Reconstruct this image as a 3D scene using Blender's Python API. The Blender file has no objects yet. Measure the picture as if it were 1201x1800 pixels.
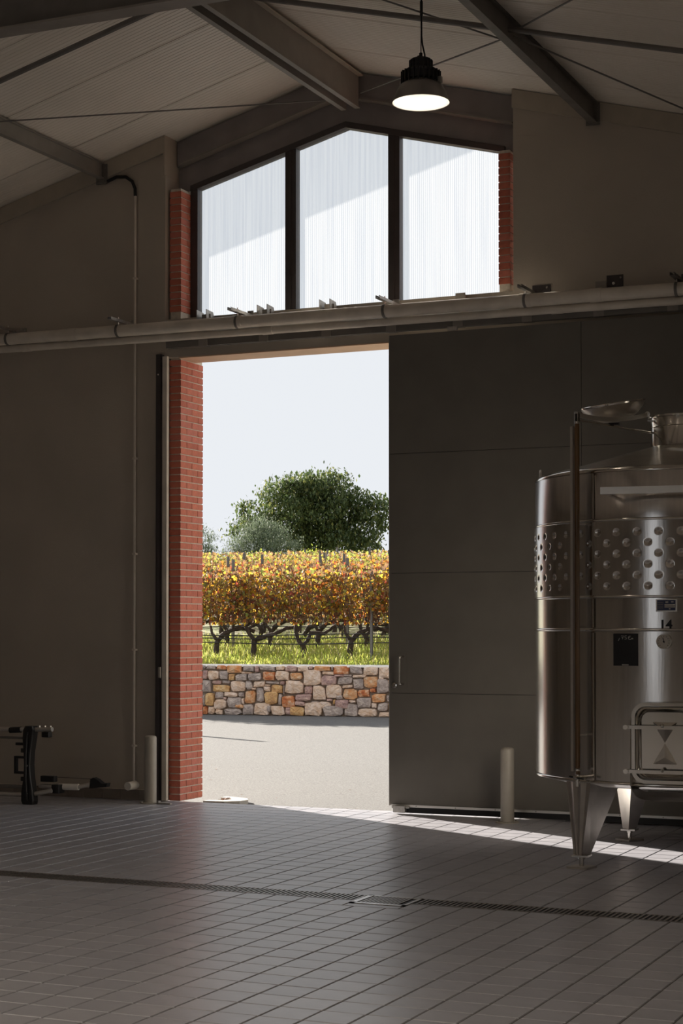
import bpy, bmesh, math, random
from mathutils import Vector, Matrix
from math import sin, cos, pi, radians, atan2, sqrt

scene = bpy.context.scene
col = scene.collection
rnd = random.Random(7)

# ------------------------------------------------------------------ camera
cam_d = bpy.data.cameras.new('camera'); cam = bpy.data.objects.new('camera', cam_d); col.objects.link(cam)
cam_d.sensor_fit = 'VERTICAL'; cam_d.sensor_height = 36.0; cam_d.lens = 3079.2 / 1800 * 36
cam_d.shift_y = 144.7 / 1800; cam_d.clip_end = 500
YAW, PITCH = .4215, .020
cam.location = (0, 0, 1.6); cam.rotation_euler = (pi / 2 + PITCH, 0, YAW)
scene.camera = cam

# ------------------------------------------------------------------ sky, sun, exposure
world = bpy.data.worlds.new('world'); scene.world = world; world.use_nodes = True
bg = world.node_tree.nodes['Background']; bg.inputs[0].default_value = (.83, .86, .90, 1); bg.inputs[1].default_value = 1.0
sun_d = bpy.data.lights.new('sun', 'SUN'); sun = bpy.data.objects.new('sun', sun_d); col.objects.link(sun)
sun_d.energy = 20.0; sun_d.angle = radians(.6); sun_d.color = (1, .92, .81)
SUN_EL = radians(19.5)
sd = Vector((.88 * cos(SUN_EL), -.475 * cos(SUN_EL), -sin(SUN_EL)))
sun.rotation_euler = sd.to_track_quat('-Z', 'Y').to_euler(); sun.location = (-30, 40, 20)
vs = scene.view_settings
vs.view_transform = 'Standard'; vs.look = 'None'; vs.gamma = 1; vs.use_curve_mapping = False; vs.exposure = 0.0

# ------------------------------------------------------------------ materials
def mat(name, color, rough=.6, metal=0., noise=0., nscale=8., color2=None, bump=0., bscale=40., spec=.5, stretch=None, trans=0., emit=None, estr=0., detail=4.):
    m = bpy.data.materials.new(name); m.use_nodes = True
    nt = m.node_tree; b = nt.nodes['Principled BSDF']
    b.inputs['Base Color'].default_value = (*color, 1); b.inputs['Roughness'].default_value = rough
    b.inputs['Metallic'].default_value = metal; b.inputs['Specular IOR Level'].default_value = spec
    tc = nt.nodes.new('ShaderNodeTexCoord'); src = tc.outputs['Object']
    if stretch:
        mp = nt.nodes.new('ShaderNodeMapping'); mp.inputs['Scale'].default_value = stretch
        nt.links.new(src, mp.inputs[0]); src = mp.outputs[0]
    if noise or color2:
        n = nt.nodes.new('ShaderNodeTexNoise'); n.inputs['Scale'].default_value = nscale; n.inputs['Detail'].default_value = detail
        nt.links.new(src, n.inputs['Vector'])
        r = nt.nodes.new('ShaderNodeValToRGB'); nt.links.new(n.outputs['Fac'], r.inputs[0])
        c2 = color2 or tuple(c * (1 - noise) for c in color); c1 = color if color2 else tuple(min(1, c * (1 + noise)) for c in color)
        r.color_ramp.elements[0].position = .35; r.color_ramp.elements[1].position = .65
        r.color_ramp.elements[0].color = (*c2, 1); r.color_ramp.elements[1].color = (*c1, 1)
        nt.links.new(r.outputs[0], b.inputs['Base Color'])
    if bump:
        n2 = nt.nodes.new('ShaderNodeTexNoise'); n2.inputs['Scale'].default_value = bscale; n2.inputs['Detail'].default_value = 3
        nt.links.new(src, n2.inputs['Vector'])
        bp = nt.nodes.new('ShaderNodeBump'); bp.inputs['Strength'].default_value = bump; bp.inputs['Distance'].default_value = .01
        nt.links.new(n2.outputs['Fac'], bp.inputs['Height']); nt.links.new(bp.outputs[0], b.inputs['Normal'])
    if trans:
        out = nt.nodes['Material Output']; t = nt.nodes.new('ShaderNodeBsdfTranslucent'); mx = nt.nodes.new('ShaderNodeMixShader')
        t.inputs[0].default_value = (*color, 1); mx.inputs[0].default_value = trans
        nt.links.new(b.outputs[0], mx.inputs[1]); nt.links.new(t.outputs[0], mx.inputs[2]); nt.links.new(mx.outputs[0], out.inputs[0])
    if emit:
        b.inputs['Emission Color'].default_value = (*emit, 1); b.inputs['Emission Strength'].default_value = estr
    return m

M = {}
M['plaster'] = mat('plaster', (.46, .405, .34), .9, noise=.06, nscale=1.2, bump=.25, bscale=160)
M['flashing'] = mat('flashing', (.44, .385, .31), .55, noise=.04)
M['roof'] = mat('roof_sheet', (.82, .75, .66), .45, noise=.03, nscale=2)
M['steel_dark'] = mat('painted_steel', (.16, .145, .13), .5, noise=.12, nscale=5)
M['steel_mid'] = mat('painted_steel_mid', (.27, .245, .215), .5, noise=.1, nscale=4)
M['gable'] = mat('gable_steel', (.27, .24, .235), .6, noise=.12, nscale=3, bump=.1)
M['frame'] = mat('window_frame', (.055, .045, .045), .45, noise=.1)
M['door'] = mat('door_panel', (.145, .132, .112), .65, noise=.06, nscale=3, bump=.08, bscale=250)
M['black'] = mat('black_rubber', (.012, .012, .013), .55)
M['blacks'] = mat('black_plastic', (.016, .015, .015), .4)
M['alu'] = mat('aluminium', (.72, .69, .64), .35, metal=.9)
M['galv'] = mat('galvanised', (.42, .40, .37), .45, metal=.7, noise=.15, nscale=30)
M['pipe'] = mat('pipe_plastic', (.66, .60, .52), .42, noise=.08, nscale=6)
M['white'] = mat('white_plastic', (.72, .69, .64), .45)
M['brick'] = [mat('brick_%d' % i, c, .8, noise=.12, nscale=25, bump=.35, bscale=120) for i, c in enumerate([(.56, .165, .10), (.60, .185, .115), (.52, .145, .09), (.57, .18, .125)])]
M['mortar'] = mat('mortar', (.70, .63, .53), .95, noise=.1, nscale=40, bump=.4, bscale=200)
M['tile'] = [mat('floor_tile_%d' % i, c, .35, noise=.07, nscale=7, bump=.04, bscale=60, spec=.55) for i, c in enumerate([(.365, .362, .398), (.348, .345, .38), (.38, .376, .41)])]
M['grout'] = mat('grout', (.10, .09, .085), .9)
M['plinth'] = mat('plinth_tile', (.20, .165, .14), .5, noise=.08)
M['drain'] = mat('drain_steel', (.30, .27, .25), .4, metal=.75, noise=.15, nscale=20)
M['sump'] = mat('sump_steel', (.62, .60, .58), .35, metal=.8)
M['inox'] = mat('inox', (.60, .575, .55), .19, metal=1., noise=.05, nscale=6, bump=.035, bscale=8, stretch=(6, 6, .4))
M['inox_pol'] = mat('inox_polished', (.66, .63, .58), .14, metal=1.)
M['inox_mat'] = mat('inox_matt', (.60, .565, .52), .34, metal=1., noise=.06, nscale=12)
M['steelrail'] = mat('rail_steel', (.50, .47, .43), .5, metal=.35)
M['sight'] = mat('sight_tube', (.16, .085, .035), .15, noise=.2, nscale=9, stretch=(1, 1, .3))
M['bollard'] = mat('bollard_paint', (.36, .33, .28), .4, noise=.05, nscale=6)
M['lampblack'] = mat('lamp_black', (.012, .012, .013), .5)
M['shade'] = mat('lamp_shade', (.33, .31, .29), .3, metal=.8)
M['shade_in'] = mat('lamp_reflector', (.86, .85, .82), .6)
M['led'] = mat('led_disc', (1, .9, .7), .5, emit=(1, .95, .84), estr=1.0)
M['chalk'] = mat('chalk', (.55, .53, .5), .9)
M['ink'] = mat('black_ink', (.01, .01, .012), .6)
M['plate_blue'] = mat('plate_blue', (.02, .03, .09), .4)
M['dial'] = mat('dial', (.55, .52, .47), .5)
M['asphalt'] = mat('asphalt', (.122, .120, .118), .95, noise=.38, nscale=60, bump=.5, bscale=160)
M['soil'] = mat('soil', (.17, .14, .07), 1., color2=(.14, .17, .04), nscale=2.)
M['bark'] = mat('vine_bark', (.06, .043, .034), .95, noise=.4, nscale=18, bump=.9, bscale=40, stretch=(1, 1, .4))
M['tbark'] = mat('tree_bark', (.05, .042, .035), .95, noise=.3, nscale=8)
M['kerb'] = mat('kerb_stone', (.42, .40, .37), .85, noise=.05, nscale=20)
M['coping'] = mat('coping_mortar', (.88, .85, .80), .95, noise=.08, nscale=20)
M['wallcore'] = mat('wall_core', (.26, .21, .17), 1., noise=.2, nscale=20)
M['post'] = mat('vine_post', (.20, .19, .185), .6, metal=.3)
M['tubeblk'] = mat('drip_tube', (.03, .03, .035), .6)

# polycarbonate: fluted milky sheet that lets daylight through
def polycarb():
    m = bpy.data.materials.new('polycarbonate'); m.use_nodes = True; nt = m.node_tree
    for n in list(nt.nodes): nt.nodes.remove(n)
    out = nt.nodes.new('ShaderNodeOutputMaterial')
    tl = nt.nodes.new('ShaderNodeBsdfTranslucent'); tr = nt.nodes.new('ShaderNodeBsdfTransparent'); gl = nt.nodes.new('ShaderNodeBsdfGlossy')
    tc = nt.nodes.new('ShaderNodeTexCoord')
    mp = nt.nodes.new('ShaderNodeMapping'); mp.inputs['Scale'].default_value = (38, 1, .8)
    nz = nt.nodes.new('ShaderNodeTexNoise'); nz.inputs['Scale'].default_value = 1.; nz.inputs['Detail'].default_value = 2
    nt.links.new(tc.outputs['Object'], mp.inputs[0]); nt.links.new(mp.outputs[0], nz.inputs['Vector'])
    rp = nt.nodes.new('ShaderNodeValToRGB'); nt.links.new(nz.outputs['Fac'], rp.inputs[0])
    rp.color_ramp.elements[0].position = .3; rp.color_ramp.elements[0].color = (.91, .925, .945, 1)
    rp.color_ramp.elements[1].position = .6; rp.color_ramp.elements[1].color = (.97, .98, .985, 1)
    nt.links.new(rp.outputs[0], tl.inputs[0])
    nt.links.new(rp.outputs[0], tr.inputs[0])
    gl.inputs['Roughness'].default_value = .2
    m1 = nt.nodes.new('ShaderNodeMixShader'); m1.inputs[0].default_value = .945
    nt.links.new(tl.outputs[0], m1.inputs[1]); nt.links.new(tr.outputs[0], m1.inputs[2])
    m2 = nt.nodes.new('ShaderNodeMixShader'); m2.inputs[0].default_value = .04
    nt.links.new(m1.outputs[0], m2.inputs[1]); nt.links.new(gl.outputs[0], m2.inputs[2])
    wv = nt.nodes.new('ShaderNodeTexWave'); wv.bands_direction = 'X'; wv.inputs['Scale'].default_value = 16.; wv.inputs['Distortion'].default_value = 0
    nt.links.new(tc.outputs['Object'], wv.inputs['Vector'])
    bp = nt.nodes.new('ShaderNodeBump'); bp.inputs['Strength'].default_value = .5; bp.inputs['Distance'].default_value = .004
    nt.links.new(wv.outputs['Fac'], bp.inputs['Height']); nt.links.new(bp.outputs[0], tl.inputs['Normal'])
    nt.links.new(m2.outputs[0], out.inputs[0])
    return m
M['poly'] = polycarb()

# ------------------------------------------------------------------ mesh helpers
class MB:
    def __init__(s): s.v = []; s.f = []; s.m = []; s.cur = 0
    def add(s, vs, fs):
        o = len(s.v); s.v += [tuple(p) for p in vs]
        for f in fs: s.f.append([i + o for i in f]); s.m.append(s.cur)
        return s
    def box(s, x0, x1, y0, y1, z0, z1, M4=None):
        v = [Vector(p) for p in ((x0,y0,z0),(x1,y0,z0),(x1,y1,z0),(x0,y1,z0),(x0,y0,z1),(x1,y0,z1),(x1,y1,z1),(x0,y1,z1))]
        if M4: v = [M4 @ p for p in v]
        return s.add(v, [(0,3,2,1),(4,5,6,7),(0,1,5,4),(1,2,6,5),(2,3,7,6),(3,0,4,7)])
    def bar(s, a, b, w, h, up=(0, 0, 1)):
        a = Vector(a); b = Vector(b); d = (b - a); L = d.length; d.normalize()
        u = Vector(up); r = d.cross(u)
        if r.length < 1e-4: r = d.cross(Vector((1, 0, 0)))
        r.normalize(); u = r.cross(d)
        M4 = Matrix((( r.x, d.x, u.x, a.x), (r.y, d.y, u.y, a.y), (r.z, d.z, u.z, a.z), (0, 0, 0, 1)))
        return s.box(-w/2, w/2, 0, L, -h/2, h/2, M4)
    def prism(s, poly, axis, a, b):
        # poly in the two other axes, extruded along axis from a to b
        n = len(poly); vs = []
        for t in (a, b):
            for p, q in poly:
                vs.append({'x': (t, p, q), 'y': (p, t, q), 'z': (p, q, t)}[axis])
        fs = [tuple(range(n))[::-1], tuple(range(n, 2 * n))]
        for i in range(n): j = (i + 1) % n; fs.append((i, j, n + j, n + i))
        return s.add(vs, fs)
    def tube(s, pts, rad, n=10, cap=True):
        pts = [Vector(p) for p in pts]
        if not isinstance(rad, (list, tuple)): rad = [rad] * len(pts)
        vs = []; prev = None
        for i, p in enumerate(pts):
            a = pts[max(0, i - 1)]; b = pts[min(len(pts) - 1, i + 1)]
            d = (b - a).normalized()
            if prev is None:
                u = d.orthogonal().normalized()
            else:
                u = prev - d * prev.dot(d)
                u = u.normalized() if u.length > 1e-5 else d.orthogonal().normalized()
            prev = u; w = d.cross(u)
            for k in range(n):
                t = 2 * pi * k / n; vs.append(p + (u * cos(t) + w * sin(t)) * rad[i])
        fs = []
        for i in range(len(pts) - 1):
            for k in range(n):
                j = (k + 1) % n; fs.append((i*n+k, i*n+j, (i+1)*n+j, (i+1)*n+k))
        if cap: fs.append(tuple(range(n))[::-1]); fs.append(tuple(range((len(pts)-1)*n, len(pts)*n)))
        return s.add(vs, fs)
    def lathe(s, prof, n=48, c=(0, 0, 0), a0=0, a1=2 * pi, M4=None):
        full = abs(a1 - a0 - 2 * pi) < 1e-6; k = n if full else n + 1; vs = []
        for r, z in prof:
            for i in range(k):
                t = a0 + (a1 - a0) * i / n; p = Vector((r * cos(t), r * sin(t), z))
                if M4: p = M4 @ p
                vs.append(p + Vector(c))
        fs = []
        for j in range(len(prof) - 1):
            for i in range(n):
                i2 = (i + 1) % k
                fs.append((j*k+i, j*k+i2, (j+1)*k+i2, (j+1)*k+i))
        return s.add(vs, fs)
    def mesh(s, name, mats, smooth=None):
        me = bpy.data.meshes.new(name); me.from_pydata(s.v, [], s.f)
        for m in (mats if isinstance(mats, list) else [mats]): me.materials.append(m)
        if isinstance(mats, list) and len(mats) > 1: me.polygons.foreach_set('material_index', s.m)
        bm = bmesh.new(); bm.from_mesh(me); bmesh.ops.recalc_face_normals(bm, faces=bm.faces); bm.to_mesh(me); bm.free()
        if smooth is not None:
            me.polygons.foreach_set('use_smooth', [True] * len(me.polygons))
            try: me.set_sharp_from_angle(angle=radians(smooth))
            except Exception: pass
        return me
    def build(s, name, mats, parent=None, smooth=None, loc=None, bevel=0.):
        me = s.mesh(name, mats, smooth)
        if bevel:
            bm = bmesh.new(); bm.from_mesh(me)
            bmesh.ops.bevel(bm, geom=[e for e in bm.edges if e.is_manifold and e.calc_face_angle(0) > .6], offset=bevel, segments=2, affect='EDGES', profile=.6)
            bm.to_mesh(me); bm.free()
        return link(name, me, parent, loc)

def link(name, me, parent=None, loc=None):
    o = bpy.data.objects.new(name, me); col.objects.link(o)
    if parent is not None: o.parent = parent
    if loc is not None: o.location = loc
    return o
def tag(o, label=None, cat=None, group=None, kind=None):
    if label: o['label'] = label
    if cat: o['category'] = cat
    if group: o['group'] = group
    if kind: o['kind'] = kind
    return o
def empty(name, loc=(0, 0, 0), rz=0.):
    o = bpy.data.objects.new(name, None); col.objects.link(o); o.location = loc; o.rotation_euler = (0, 0, rz); o.empty_display_size = .1; return o
def struct(o): o['kind'] = 'structure'; return o
def copy_tree(o, parent=None):
    c = o.copy(); col.objects.link(c)
    if parent is not None: c.parent = parent
    for ch in list(o.children): copy_tree(ch, c)
    return c
def ident(o):
    o.matrix_parent_inverse = Matrix.Identity(4); return o

# ------------------------------------------------------------------ building constants (metres; camera stands at the origin)
YW = 14.25            # inner face of the front wall
RX, RZ, RS = -6.48, 6.70, .27   # ridge x, ridge height, roof slope
XL, XR, YB = -15.5, 2.6, -9.0
roofz = lambda x: RZ - RS * abs(x - RX)
PL, PR = -8.20, -4.775          # edges of the plaster on both sides of the bay
BL, BR = -8.06, -4.925          # brick reveals

# ------------------------------------------------------------------ floor
TX0, TY0, TS = -4.095, 7.1106, .20
floor = struct(MB().box(XL - .3, XR + .3, YB - .3, 14.30, -.08, -.0035).build('floor', M['grout']))
tiles = []
i0, i1 = int((XL - TX0) / TS) - 1, int((XR - TX0) / TS) + 1
DY0, DY1 = TY0 + 12 * TS, TY0 + 13 * TS          # drain channel rows
SX0, SX1, SY0, SY1 = -4.17, -3.82, 9.40, TY0 + 13 * TS                   # sump
def cam_uv(x, y, z=0):
    f = (-sin(YAW), cos(YAW)); d = x * f[0] + y * f[1]; l = x * cos(YAW) + y * sin(YAW)
    return l / max(d, .01), d
g = .003
def tilemesh(mb, x0, x1, y0, y1, dz=0):
    c = .004; x0 += g; x1 -= g; y0 += g; y1 -= g
    mb.add([(x0, y0, -.004), (x1, y0, -.004), (x1, y1, -.004), (x0, y1, -.004), (x0 + c, y0 + c, dz), (x1 - c, y0 + c, dz), (x1 - c, y1 - c, dz), (x0 + c, y1 - c, dz)],
           [(4, 5, 6, 7), (0, 1, 5, 4), (1, 2, 6, 5), (2, 3, 7, 6), (3, 0, 4, 7)])
tile_me = []
for k in range(3):
    mb = MB(); tilemesh(mb, 0, TS, 0, TS); tile_me.append(mb.mesh('tile', M['tile'][k]))
rest = MB(); near = []
for i in range(i0, i1):
    for j in range(int((YB - TY0) / TS), 36):
        x, y = TX0 + i * TS, TY0 + j * TS
        if j == 12: continue
        if x + TS < XL or x > XR or y < YB: continue
        y1 = min(y + TS, 14.30)
        if y1 - y < .03: continue
        if j == 11 and -4.30 < x < -3.70: continue
        l, d = cam_uv(x + .1, y + .1)
        inview = d > 1 and abs(l) < .2 and d < 13 and y1 - y > .19
        if inview and (1.6 / d) < .236: near.append((d, x, y))
        else: rest.cur = rnd.randrange(3); tilemesh(rest, x, x + TS, y, y1)
near.sort()
for d, x, y in near[:300]:
    link('tile', tile_me[rnd.randrange(3)], floor, (x, y, rnd.uniform(-.0006, .0006)))
for d, x, y in near[300:]: rest.cur = rnd.randrange(3); tilemesh(rest, x, x + TS, y, y + TS)
# cut tiles beside the sump
for (a, b, c, d) in ((TX0 - TS, SX0, TY0 + 11 * TS, DY0), (SX1, TX0 + 2 * TS, TY0 + 11 * TS, DY0), (SX0, SX1, TY0 + 11 * TS, SY0)):
    if b - a > .03 and d - c > .03: rest.cur = 0; tilemesh(rest, a, b, c, d)
tag(rest.build('tile_field', M['tile'], floor), kind='stuff')

# ------------------------------------------------------------------ floor drain
dr = empty('floor_drain', (0, (DY0 + DY1) / 2, 0))
tag(dr, 'long slotted steel drain grating running across the tiled floor', 'drain')
W = (DY1 - DY0) / 2
mb = MB(); mb.box(-11, SX0, -W, -W + .012, -.003, .002); mb.box(-11, SX0, W - .012, W, -.003, .002); mb.box(SX1, 1.5, -W, -W + .012, -.003, .002); mb.box(SX1, 1.5, W - .012, W, -.003, .002)
mb.build('rail', M['drain'], dr)
MB().box(-11, SX0, -W, W, -.0034, -.0025).box(SX1, 1.5, -W, W, -.0034, -.0025).build('channel', M['black'], dr)
mb = MB(); mb.box(-.0065, .0065, -W + .012, W - .012, -.003, .0015); sl = mb.mesh('slat', M['drain'])
x = -10.9; n = 0; slx = []
while x < 1.4:
    if not (SX0 - .01 < x < SX1 + .01): slx.append(x)
    x += .0305
slv = sorted(slx, key=lambda q: abs(cam_uv(q, 9.6)[0] + .0))
for q in sorted(slv[:290]): link('slat', sl, dr, (q, 0, 0))
mb = MB()
for q in slv[290:]: mb.box(q - .0065, q + .0065, -W + .012, W - .012, -.003, .0015)
tag(mb.build('slat_run', M['drain'], dr), kind='stuff')
sp = empty('sump_grate', ((SX0 + SX1) / 2, (SY0 + SY1) / 2, 0)); tag(sp, 'square bright steel grate set into the floor drain', 'drain')
hx, hy = (SX1 - SX0) / 2, (SY1 - SY0) / 2
mb = MB(); mb.box(-hx, hx, -hy, -hy + .035, -.003, .004); mb.box(-hx, hx, hy - .02, hy, -.003, .004); mb.box(-hx, -hx + .035, -hy, hy, -.003, .004); mb.box(hx - .02, hx, -hy, hy, -.003, .004)
mb.build('frame', M['sump'], sp)
MB().box(-hx + .03, hx - .03, -hy + .03, hy - .03, -.0034, -.0025).build('pit', M['black'], sp)
mb = MB(); mb.box(-.007, .007, -hy + .035, hy - .02, -.002, .003); sl = mb.mesh('slat', M['drain'])
for k in range(11): link('slat', sl, sp, (-hx + .055 + k * (2 * hx - .1) / 11, 0, 0))

# ------------------------------------------------------------------ walls
def gable(x0, x1, y0, y1, name, m, zoff=0.02):
    xs = [x0] + ([RX] if x0 < RX < x1 else []) + [x1]
    poly = [(x0, 0), (x1, 0)] + [(x, roofz(x) + zoff) for x in reversed(xs)]
    return MB().prism(poly, 'y', y0, y1).build(name, m)
TW = .45
struct(gable(XL, PL, YW, YW + TW, 'wall_front_left', M['plaster']))
struct(gable(PR, XR, YW, YW + TW, 'wall_front_right', M['plaster']))
struct(MB().box(PL, PR, YW + .002, 14.58, 4.142, 4.50).build('trim_lintel', M['plaster']))
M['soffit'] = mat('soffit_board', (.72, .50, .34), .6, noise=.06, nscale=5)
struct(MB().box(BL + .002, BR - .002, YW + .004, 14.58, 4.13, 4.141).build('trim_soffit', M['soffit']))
# unseen back wall; its open doorway is added for tank reflections and fill light
bk = MB()
bk.prism([(XL, 0), (PL, 0), (PL, roofz(PL) + .02), (XL, roofz(XL) + .02)], 'y', YB - .3, YB)
bk.prism([(PR, 0), (XR, 0), (XR, roofz(XR) + .02), (PR, roofz(PR) + .02)], 'y', YB - .3, YB)
bk.prism([(PL, 4.6), (PR, 4.6), (PR, roofz(PR) + .02), (RX, RZ + .02), (PL, roofz(PL) + .02)], 'y', YB - .3, YB)
struct(bk.build('wall_back', M['plaster']))
struct(MB().box(XL - .3, XL, YB - .3, YW + TW, 0, 4.32).build('wall_left', M['plaster']))
struct(MB().box(XR, XR + .3, YB - .3, YW + TW, 0, 4.3).build('wall_right', M['white']))
# flashing where the roof meets the front wall
def slopestrip(x0, x1, y0, y1, d0, d1, name, m):
    poly = [(x0, roofz(x0) - d1), (x1, roofz(x1) - d1), (x1, roofz(x1) - d0), (x0, roofz(x0) - d0)]
    return MB().prism(poly, 'y', y0, y1).build(name, m)
struct(slopestrip(XL, PL + .004, YW - .025, YW + .02, .005, .165, 'trim_1', M['flashing']))
struct(slopestrip(PR - .004, XR, YW - .025, YW + .02, .005, .165, 'trim_2', M['flashing']))
# metal corner returns on both plaster edges above the brick
struct(MB().box(PL - .01, PL + .006, YW - .027, YW + .2, 5.86, roofz(PL) - .02).build('trim_3', M['flashing']))

# baseboard of plinth tiles
bb = struct(MB().box(XL, PL - .066, YW - .008, YW, 0, .10).build('baseboard_left', M['mortar']))
mb = MB(); mb.box(.002, .198, -.012, 0, .001, .096); bt = mb.mesh('tile', M['plinth'])
x = PL - .066 - .2; n = 0
while x > XL + .1 and n < 20: link('tile', bt, bb, (x, YW - .004, 0)); x -= .2; n += 1

# ------------------------------------------------------------------ brick pillars
def pillar(name, xa, xb, reveal_left, zs, top, nbrick, label):
    H = .0635
    core = MB()
    core.box(xa + .006, xb - .006, 14.306, 14.724, 0, 4.142); core.box(xa + .006, xb - .006, 14.582, 14.724, 4.142, 4.5); core.box(xa + .006, xb - .006, 14.306, 14.508, 4.5, top - .004)
    p = struct(core.build(name, M['mortar']))
    j = .005; cache = {}
    def brick(y0, y1, z):
        w = round(y1 - y0, 3)
        key = (w, rnd.randrange(4), rnd.randrange(3))
        if key not in cache:
            mb = MB(); e = key[2] * .0008
            mb.box(xa - e * 0, xb + (e if not reveal_left else e), 0, w, 0, H - .011)
            cache[key] = mb.mesh('brick', M['brick'][key[1]])
        link('brick', cache[key], p, (0, y0, z + .0055))
    n = int(round(top / H))
    for k in range(n):
        z = k * H
        if z + H > top + .01: break
        if z < zs: continue
        if k % 2: rows = ((14.30, 14.512), (14.519, 14.73))
        else: rows = ((14.30, 14.412), (14.419, 14.627), (14.634, 14.73))
        for (a, b) in rows:
            if 4.13 - H * .6 < z < 4.52 and a < 14.58: continue
            if z > 4.46 and a > 14.5: continue
            if z > 4.46: b = min(b, 14.512)
            brick(a, b, z)
    return p
pillar('wall_brick_left', PL + .02, BL, True, 0, 5.74, 300, '')
pillar('wall_brick_right', BR, PR - .045, False, 4.1, 5.74, 300, '')
for o in (bpy.data.objects['wall_brick_left'],): o['label'] = 'tall red brick pier of the doorway beside the stone kerb'
bpy.data.objects['wall_brick_right']['label'] = 'short red brick pier beside the top pane above the closed door leaf'

# ------------------------------------------------------------------ gable window of three polycarbonate panes
WY = 14.48
win = struct(empty('window_1', (RX, WY, 4.5)))
win['label'] = 'three milky fluted panes in a dark pointed frame over the doorway'
def wtop(x): return 6.165 - .262 * abs(x - (-6.45))
def wpiece(name, poly, y0, y1, m, parent=win):
    mb = MB().prism([(x - RX, z - 4.5) for x, z in poly], 'y', y0 - WY, y1 - WY); return mb.build(name, m, parent)
FT = .055
xl, xr = BL + .002, BR - .002
ml0, ml1, mr0, mr1 = -7.065, -6.955, -6.035, -5.925
# frame: sides, sloping heads, sill, mullions
wpiece('frame_side', [(xl, 4.5), (xl + .075, 4.5), (xl + .075, wtop(xl + .075) + FT), (xl, wtop(xl) + FT)], WY, WY + .09, M['frame'])
wpiece('frame_side', [(xr - .04, 4.5), (xr, 4.5), (xr, wtop(xr) + FT), (xr - .04, wtop(xr - .04) + FT)], WY, WY + .09, M['frame'])
wpiece('frame_head', [(xl, wtop(xl)), (-6.45, wtop(-6.45)), (-6.45, wtop(-6.45) + FT), (xl, wtop(xl) + FT)], WY - .01, WY + .095, M['frame'])
wpiece('frame_head', [(-6.45, wtop(-6.45)), (xr, wtop(xr)), (xr, wtop(xr) + FT), (-6.45, wtop(-6.45) + FT)], WY - .01, WY + .095, M['frame'])
wpiece('sill', [(xl, 4.5), (xr, 4.5), (xr, 4.545), (xl, 4.545)], WY - .01, WY + .11, M['frame'])
for a, b in ((ml0, ml1), (mr0, mr1)):
    wpiece('mullion', [(a, 4.54), (b, 4.54), (b, wtop(b) + .01), (a, wtop(a) + .01)], WY + .005, WY + .09, M['frame'])
    wpiece('mullion_bead', [((a + b) / 2 - .008, 4.54), ((a + b) / 2 + .008, 4.54), ((a + b) / 2 + .008, wtop((a + b) / 2)), ((a + b) / 2 - .008, wtop((a + b) / 2))], WY - .004, WY + .006, M['frame'])
for a, b, apex in ((xl + .07, ml0 + .01, False), (ml1 - .01, mr0 + .01, True), (mr1 - .01, xr - .03, False)):
    poly = [(a, 4.53), (b, 4.53), (b, wtop(b) + .01)] + ([(-6.45, wtop(-6.45) + .01)] if apex else []) + [(a, wtop(a) + .01)]
    wpiece('pane', poly, WY + .05, WY + .0505, M['poly'])

# ------------------------------------------------------------------ gable steel above the window
def vstrip(name, d0, d1, y0, y1, m, label, xa=PL + .005, xb=PR - .005):
    o = empty(name, (RX, y0, 6)); tag(o, label, 'beam')
    for a, b in ((xa, RX), (RX, xb)):
        poly = [(a - RX, roofz(a) - d1 - 6), (b - RX, roofz(b) - d1 - 6), (b - RX, roofz(b) - d0 - 6), (a - RX, roofz(a) - d0 - 6)]
        MB().prism(poly, 'y', 0, y1 - y0).build('sloping_plate', m, o)
    return o
gb = vstrip('gable_beam', .012, .25, 14.46, 14.60, M['gable'], 'dark grey steel gable beam under the roof above the window')
for a, b in ((PL + .06, RX), (RX, PR - .06)):
    poly = [(a - RX, roofz(a) - .262 - 6), (b - RX, roofz(b) - .262 - 6), (b - RX, roofz(b) - .25 - 6), (a - RX, roofz(a) - .25 - 6)]
    MB().prism(poly, 'y', -.06, .14).build('flange', M['steel_mid'], gb)
vstrip('gable_fascia', .262, .515, 14.50, 14.56, M['gable'], 'dark grey sheet fascia between gable beam and window frame')

# ------------------------------------------------------------------ ceiling of ribbed sandwich panels
ceil = struct(empty('ceiling', (RX, 3, RZ)))
SEAM0, PWID = 12.65, 1.05
prof = [(0, .012)]
t = .006
ys = [0.004]
NR = 21
pr = [(0.0, .05), (.006, .05), (.008, .0)]
for k in range(NR):
    c = PWID * (k + .5) / NR
    pr += [(c - .007, 0), (c - .003, .0035), (c + .003, .0035), (c + .007, 0)]
pr += [(PWID - .008, 0), (PWID - .006, .05), (PWID, .05)]
def roofpanel(side, width_pr):
    L = (RX - XL) + .6 if side < 0 else (XR - RX) + .6
    vs = []; n = len(width_pr)
    for s in (0, L):
        for (y, d) in width_pr: vs.append((side * s, y, -RS * s + d))
    fs = [(i, i + 1, n + i + 1, n + i) for i in range(n - 1)]
    mb = MB().add(vs, fs)
    # top skin
    mb.add([(0, 0, .08), (side * L, 0, .08 - RS * L), (side * L, PWID, .08 - RS * L), (0, PWID, .08)], [(0, 1, 2, 3)])
    return mb.mesh('roof_panel', M['roof'])
rp = {-1: roofpanel(-1, pr), 1: roofpanel(1, pr)}
y = SEAM0 + PWID * 2
yy = SEAM0 - PWID * 22
while yy < 15.2:
    for s in (-1, 1):
        o = link('roof_panel', rp[s], ceil, (0, yy - 3, 0))
        if yy > 14.2: o.scale = (1, .72, 1)
    yy += PWID

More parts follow.
